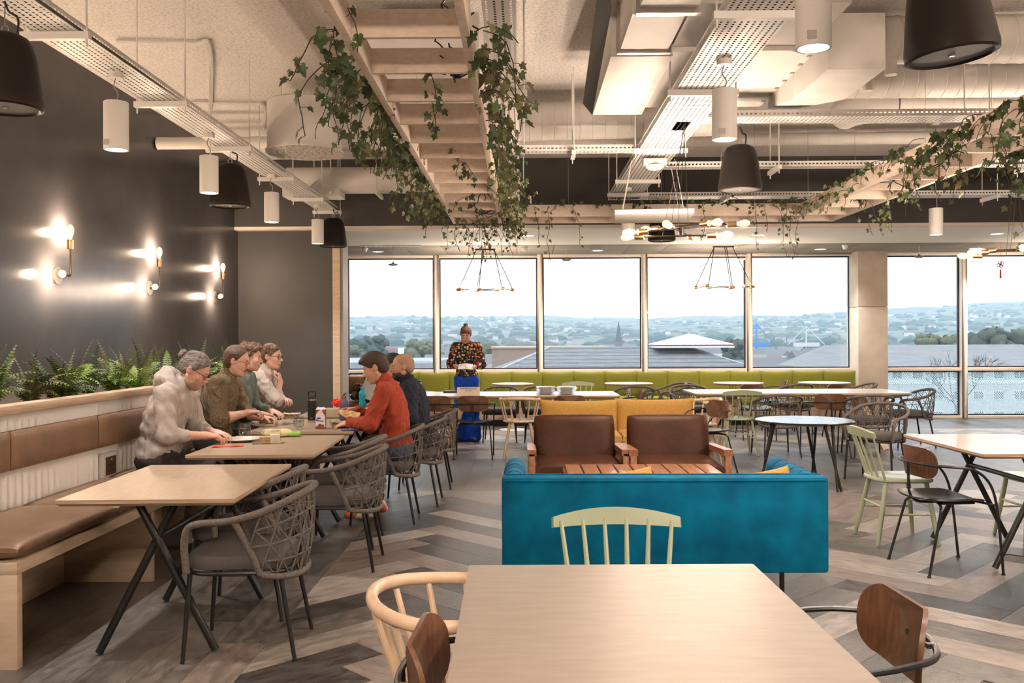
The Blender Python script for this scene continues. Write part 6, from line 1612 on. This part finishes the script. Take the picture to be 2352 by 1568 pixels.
# hillside houses and the town below: hundreds of tiny boxes
def boxes(name, label, n, seed, yr, xr, size, cols, hz, cat):
    r = random.Random(seed); b = MB(); ms = [omat('%s_%d' % (name,i), c) for i,c in enumerate(cols)]
    for i in range(n):
        y = r.uniform(*yr); x = r.uniform(*xr)*y/1000; w, d, h = r.uniform(*size), r.uniform(*size)*.7, r.uniform(3.5,7)
        z = hz(x,y); b.m = r.randrange(len(cols)-1); b.box((x-w/2,y-d/2,z-2),(x+w/2,y+d/2,z+h))
        b.m = len(cols)-1; b.add([(x-w/2,y-d/2,z+h),(x+w/2,y-d/2,z+h),(x+w/2,y+d/2,z+h),(x-w/2,y+d/2,z+h),(x-w/2,y,z+h+2.4),(x+w/2,y,z+h+2.4)],[(0,1,5,4),(2,3,4,5),(0,4,3),(1,2,5)])
    o = b.build(name, ms); o['kind'] = 'stuff'; tag(o,label,cat); return o
def hz(x,y):
    t_ = max(0,(y-700)/1900); return GZ+(np.interp(x*2400/y,[c[0] for c in ctrl],[c[1] for c in ctrl])-GZ)*(t_**1.3)
boxes('hillside_houses', 'scattered pale houses on the far hillside', 240, 3, (900,2300), (-420,560), (5,12), [(.50,.48,.46),(.36,.33,.31),(.55,.53,.51),(.12,.10,.09)], hz, 'houses')
boxes('town_buildings', 'low town roofs below the hillside', 170, 8, (230,700), (-300,600), (9,26), [(.40,.34,.30),(.52,.50,.48),(.34,.22,.18),(.13,.12,.12)], lambda x,y: GZ-.5, 'houses')
def clumps(name, label, n, seed, yr, xr, size):
    r = random.Random(seed); b = MB(); ms = [omat(name+'_a',(.035,.05,.03)), omat(name+'_b',(.075,.085,.05))]
    for i in range(n):
        y = r.uniform(*yr); x = r.uniform(*xr)*y/1000; s = r.uniform(*size); b.m = i % 2; st = len(b.v); b.ball((x,y,hz(x,y)+s*.3), (s*r.uniform(1,2.2),s,s*.8), 7, 5)
        for k in range(st,len(b.v)): b.v[k] = tuple(Vector(b.v[k])+Vector((0,0,r.gauss(0,s*.08))))
    o = b.build(name, ms, smooth=True, ang=180); o['kind'] = 'stuff'; tag(o,label,'trees')
clumps('hillside_woods', 'dark clumps of winter woodland across the far hillside', 1300, 12, (760,2500), (-420,560), (2.5,7.5))
clumps('town_trees', 'small trees between the town roofs', 130, 14, (230,700), (-300,600), (2.5,5))
# trees
TR = [omat('winter_tree_dark', (.03,.045,.03), (.08,.085,.05), scale=.6), omat('winter_tree_olive', (.07,.075,.035), (.13,.12,.06), scale=.6)]
def tree(label, x, y, h, w, m, seed):
    t = thing('tree', label, 'tree', (x,y,GZ), 0, 'trees outside'); r = random.Random(seed); b = MB()
    for i in range(60):
        a = r.uniform(0,6.28); rr = w*.42*math.sqrt(r.random()); zz = h*r.uniform(.35,.93); s = w*r.uniform(.08,.17)
        st = len(b.v); b.ball((rr*math.cos(a),rr*math.sin(a)*.8,zz), (s,s,s*.85), 12, 8)
        for k in range(st,len(b.v)): b.v[k] = tuple(Vector(b.v[k])+Vector((r.gauss(0,s*.12),r.gauss(0,s*.12),r.gauss(0,s*.12))))
    b.build('crown', m, t, smooth=True, ang=180); MB().cyl((0,0,0),(0,0,h*.6), w*.03, w*.015, 6).build('trunk', STEM, t)
def baretree(label, x, y, h, seed):
    t = thing('bare_tree', label, 'tree', (x,y,GZ), 0, 'bare trees outside'); r = random.Random(seed); b = MB()
    def br(p, d, L, rad, n):
        q = p+d*L; b.tube([p,p.lerp(q,.5)+Vector((r.gauss(0,.05),0,r.gauss(0,.05)))*L,q], [rad,rad*.8,rad*.6], 4, caps=False)
        if n > 0:
            for _ in range(3): br(p.lerp(q,r.uniform(.55,1)), (d+Vector((r.gauss(0,.5),r.gauss(0,.5),r.gauss(.15,.3)))).normalized(), L*r.uniform(.55,.78), rad*.55, n-1)
    br(Vector((0,0,0)), Vector((0,0,1)), h*.36, h*.018, 5); b.build('branches', STEM, t)
def gx(px, y): return PY(px,800,y).x
TL = [(832,300,13,11,0,'left of the pink building'),(858,330,14,10,0,'behind the pink building'),(975,280,12,12,1,'right of the white building'),(800,240,11,9,1,'at the far left window edge'),(1120,260,11,10,1,'left of the slate roof'),(2290,210,14,13,0,'at the right window edge'),(2150,230,13,11,1,'left of the right window bottle'),(1690,260,12,9,0,'right of the glass roof')]
for i,(px,y,h,w,m,lab) in enumerate(TL): tree('rounded dark tree outside, %s' % lab, gx(px,y), y, h, w, TR[m], 30+i)
baretree('bare winter tree rising behind the glass roof', gx(1582,110), 110, 14.5, 2); baretree('bare winter tree outside the right windows', gx(2200,100), 100, 13.8, 5); baretree('bare winter tree by the slate roof', gx(1640,150), 150, 13, 9)
# slate-roofed neighbour with a glass roof lantern
SLA = omat('slate_roof', (.10,.10,.105), (.19,.185,.185), scale=3, stretch=(.25,.25,6), detail=5, lo=.3, hi=.7)
t = thing('slate_roof_building', 'low neighbouring building with a broad slate hip roof', 'building', (0,80,0))
x0,x1,x2,x3 = gx(1085,80), gx(1272,80), gx(1645,80), gx(1830,80)
MB().add([(x0,0,-2.3),(x3,0,-2.3),(x2,14,.55),(x1,14,.55),(x0,28,-2.3),(x3,28,-2.3)], [(0,1,2,3),(1,5,2),(4,0,3),(5,4,3,2)]).build('roof', SLA, t)
MB().box((x0+.4,.4,GZ),(x3-.4,27.6,-2.3)).build('walls', omat('grey_render', (.42,.40,.38)), t)
for (p,q) in (((x0,0,-2.3),(x1,14,.55)),((x3,0,-2.3),(x2,14,.55)),((x1,14,.55),(x2,14,.55))): MB().bar(p,q,.28,.14).build('ridge_tile', omat('ridge_grey', (.30,.29,.29)) if 'ridge_grey' not in bpy.data.materials else bpy.data.materials['ridge_grey'], t)
nc = 26
for r_ in range(9):
    f = (r_+.5)/9; za = -2.3+2.85*f; ya = 14*f; xa = x0+(x1-x0)*f; xb = x3+(x2-x3)*f
    MB().bar((xa,ya-.02,za+.02),(xb,ya-.02,za+.02),.05,.05).build('slate_course', SLA, t)
t = thing('glass_roof', 'white glazed pyramid roof lantern on the slate roof', 'roof lantern', (gx(1581,94),94,.55))
w_ = 3.75; ap = (0,0,1.32)
MB().add([(-w_,-w_,.25),(w_,-w_,.25),(w_,w_,.25),(-w_,w_,.25),ap],[(0,1,4),(1,2,4),(2,3,4),(3,0,4)]).build('glazing', mat('pale_glazing', (.66,.72,.76), rough=.25), t)
MB().box((-w_-.1,-w_-.1,-.05),(w_+.1,w_+.1,.12)).build('kerb', omat('white_kerb', (.6,.6,.6)), t); MB().box((-w_-.12,-w_-.12,.12),(w_+.12,w_+.12,.25)).build('red_gutter', omat('red_gutter_paint', (.28,.05,.07)), t)
for k in range(-6,7):
    x = w_*k/6.5; f = 1-abs(k)/6.5; MB().cyl((x,-w_,.26),(x*(1-f)+0*f,-w_+w_*f,.26+1.06*f),.045,n=4).build('glazing_bar', WHT, t)
for s in (-1,1): MB().cyl((s*w_,-w_,.26),ap,.06,n=5).build('hip_bar', WHT, t)
# white apartment block seen low through the dotted panes
t = thing('apartment_block', 'white apartment block with rows of small windows below the right panes', 'building', (0,125,0))
xa, xb = gx(1850,125), gx(2480,125)
WB = omat('pale_brick', (.50,.49,.48), (.56,.55,.54), scale=1); WF = mat('white_upvc', (.8,.8,.8), rough=.4); DG = mat('dark_window_glass', (.05,.06,.07), rough=.15)
MB().box((xa,0,GZ),(xb,10,-2.6)).build('walls', WB, t); MB().box((xa-.3,-.15,-4.9),(xb+.3,0,-4.4)).build('white_band', WF, t); MB().box((xa,-.1,GZ),(xb,0,GZ+1.6)).build('brick_plinth', omat('red_brick', (.24,.13,.10)), t)
MB().add([(xa-.5,-.5,-2.6),(xb+.5,-.5,-2.6),(xb-4.5,6,.35),(xa+4.5,6,.35),(xa-.5,12,-2.6),(xb+.5,12,-2.6)], [(0,1,2,3),(1,5,2),(4,0,3),(5,4,3,2)]).build('roof', omat('grey_tile_roof', (.17,.165,.165), (.22,.21,.21), scale=2, stretch=(.2,.2,5)), t)
wm = MB(); wm.box((-.75,-.06,-.62),(.75,.02,.62)); wmesh = wm.mesh('window', WF); pmsh = MB().box((-.31,-.08,-.52),(.31,-.05,.52)).mesh('pane', DG)
nW = int((xb-xa)/2.75)
for i in range(nW):
    for z in (-3.65,-6.5,-9.2):
        o = mk('window', wmesh, t); o.location = (xa+1.4+2.75*i,0,z)
        for s in (-1,1): q = mk('pane', pmsh, o); q.location = (s*.35,0,0)
# pink and white building in the distance
t = thing('pink_white_building', 'distant pink and white flat roofed building beyond the first window', 'building', (0,340,0))
PK1 = omat('pink_render', (.42,.20,.19)); WR = mat('white_render', (.85,.85,.85), rough=.8)
def zz(py, y=340): return PY(900,py,y).z
MB().box((gx(873,340),0,GZ),(gx(926,340),12,zz(797))).build('pink_block', PK1, t); MB().box((gx(897,340),-3,GZ),(gx(928,340),0,zz(811))).build('white_low_block', WR, t); MB().box((gx(918,340),-5,GZ),(gx(953,340),-.5,zz(799))).build('white_tall_block', WR, t)
for i in range(5):
    for z in (803,811,819): 
        q = MB().box((gx(930+5*i,335)-.28,-5.1,zz(z)-.55),(gx(930+5*i,335)+.28,-5,zz(z)+.55)).build('window', DG, t)
# church spire, masts
t = thing('church_spire', 'slender dark church spire before the hills', 'spire', (gx(1421,420),420,GZ))
MB().box((-1.6,-1.6,0),(1.6,1.6,11)).build('tower', omat('spire_stone', (.16,.15,.15)), t); MB().lathe([(1.6,11),(.05,20.5)], 8).build('cone', omat('spire_slate', (.10,.11,.12)), t)
for i,(px,h) in enumerate(((1738,16.0),(1852,15.0))):
    t = thing('dock_mast', 'thin %s mast with stays before the hills' % ['blue','pale'][i], 'mast', (gx(px,450),450,GZ), 0, 'masts outside'); m_ = omat('mast_%d' % i, (.05,.18,.5) if i == 0 else (.5,.5,.5))
    for s in (-1,1): MB().cyl((0,0,h+3),(s*9,0,9), .22, n=5).build('stay', m_, t)
    MB().box((-6,-1.5,8),(6,1.5,10)).build('deck', m_, t); MB().cyl((0,0,0),(0,0,h+3),.35,n=6).build('post', m_, t)
t = thing('brick_warehouse', 'long brown roofed warehouse left of the slate roof', 'building', (0,150,0))
MB().box((gx(1130,150),0,GZ),(gx(1400,150),14,zz(801,150))).build('walls', omat('brown_brick', (.26,.17,.13)), t); MB().box((gx(1128,150),-.3,zz(801,150)),(gx(1402,150),14.3,zz(797,150))).build('parapet', omat('buff_parapet', (.42,.30,.22)), t)
t = thing('flat_grey_roof', 'flat grey roof below the pink building', 'building', (0,120,0))
MB().box((gx(700,120),0,GZ),(gx(1000,120),30,zz(832,120))).build('block', omat('grey_flat_roof', (.24,.24,.25), (.3,.3,.3), scale=.4), t)
MB().bar((gx(900,118),-2,zz(832,120)+.1),(gx(990,118),-2,zz(832,120)+.1),.3,.3).build('coping', omat('pale_coping', (.4,.4,.4)), t)
# haze in the valley air
hm_ = bpy.data.materials.new('valley_haze'); hm_.use_nodes = True; nt = hm_.node_tree; nt.nodes.remove(nt.nodes['Principled BSDF'])
vsn = _n(nt,'ShaderNodeVolumeScatter'); vsn.inputs['Color'].default_value = (.55,.80,1.0,1); vsn.inputs['Density'].default_value = .00034; vsn.inputs['Anisotropy'].default_value = 0.0
nt.links.new(vsn.outputs[0], nt.nodes['Material Output'].inputs['Volume'])
hzv = MB().box((-2400,40,GZ-2),(3000,2560,170)).build('valley_haze', hm_); hzv['kind'] = 'stuff'; tag(hzv, 'pale blue haze lying over the town and hills', 'haze')
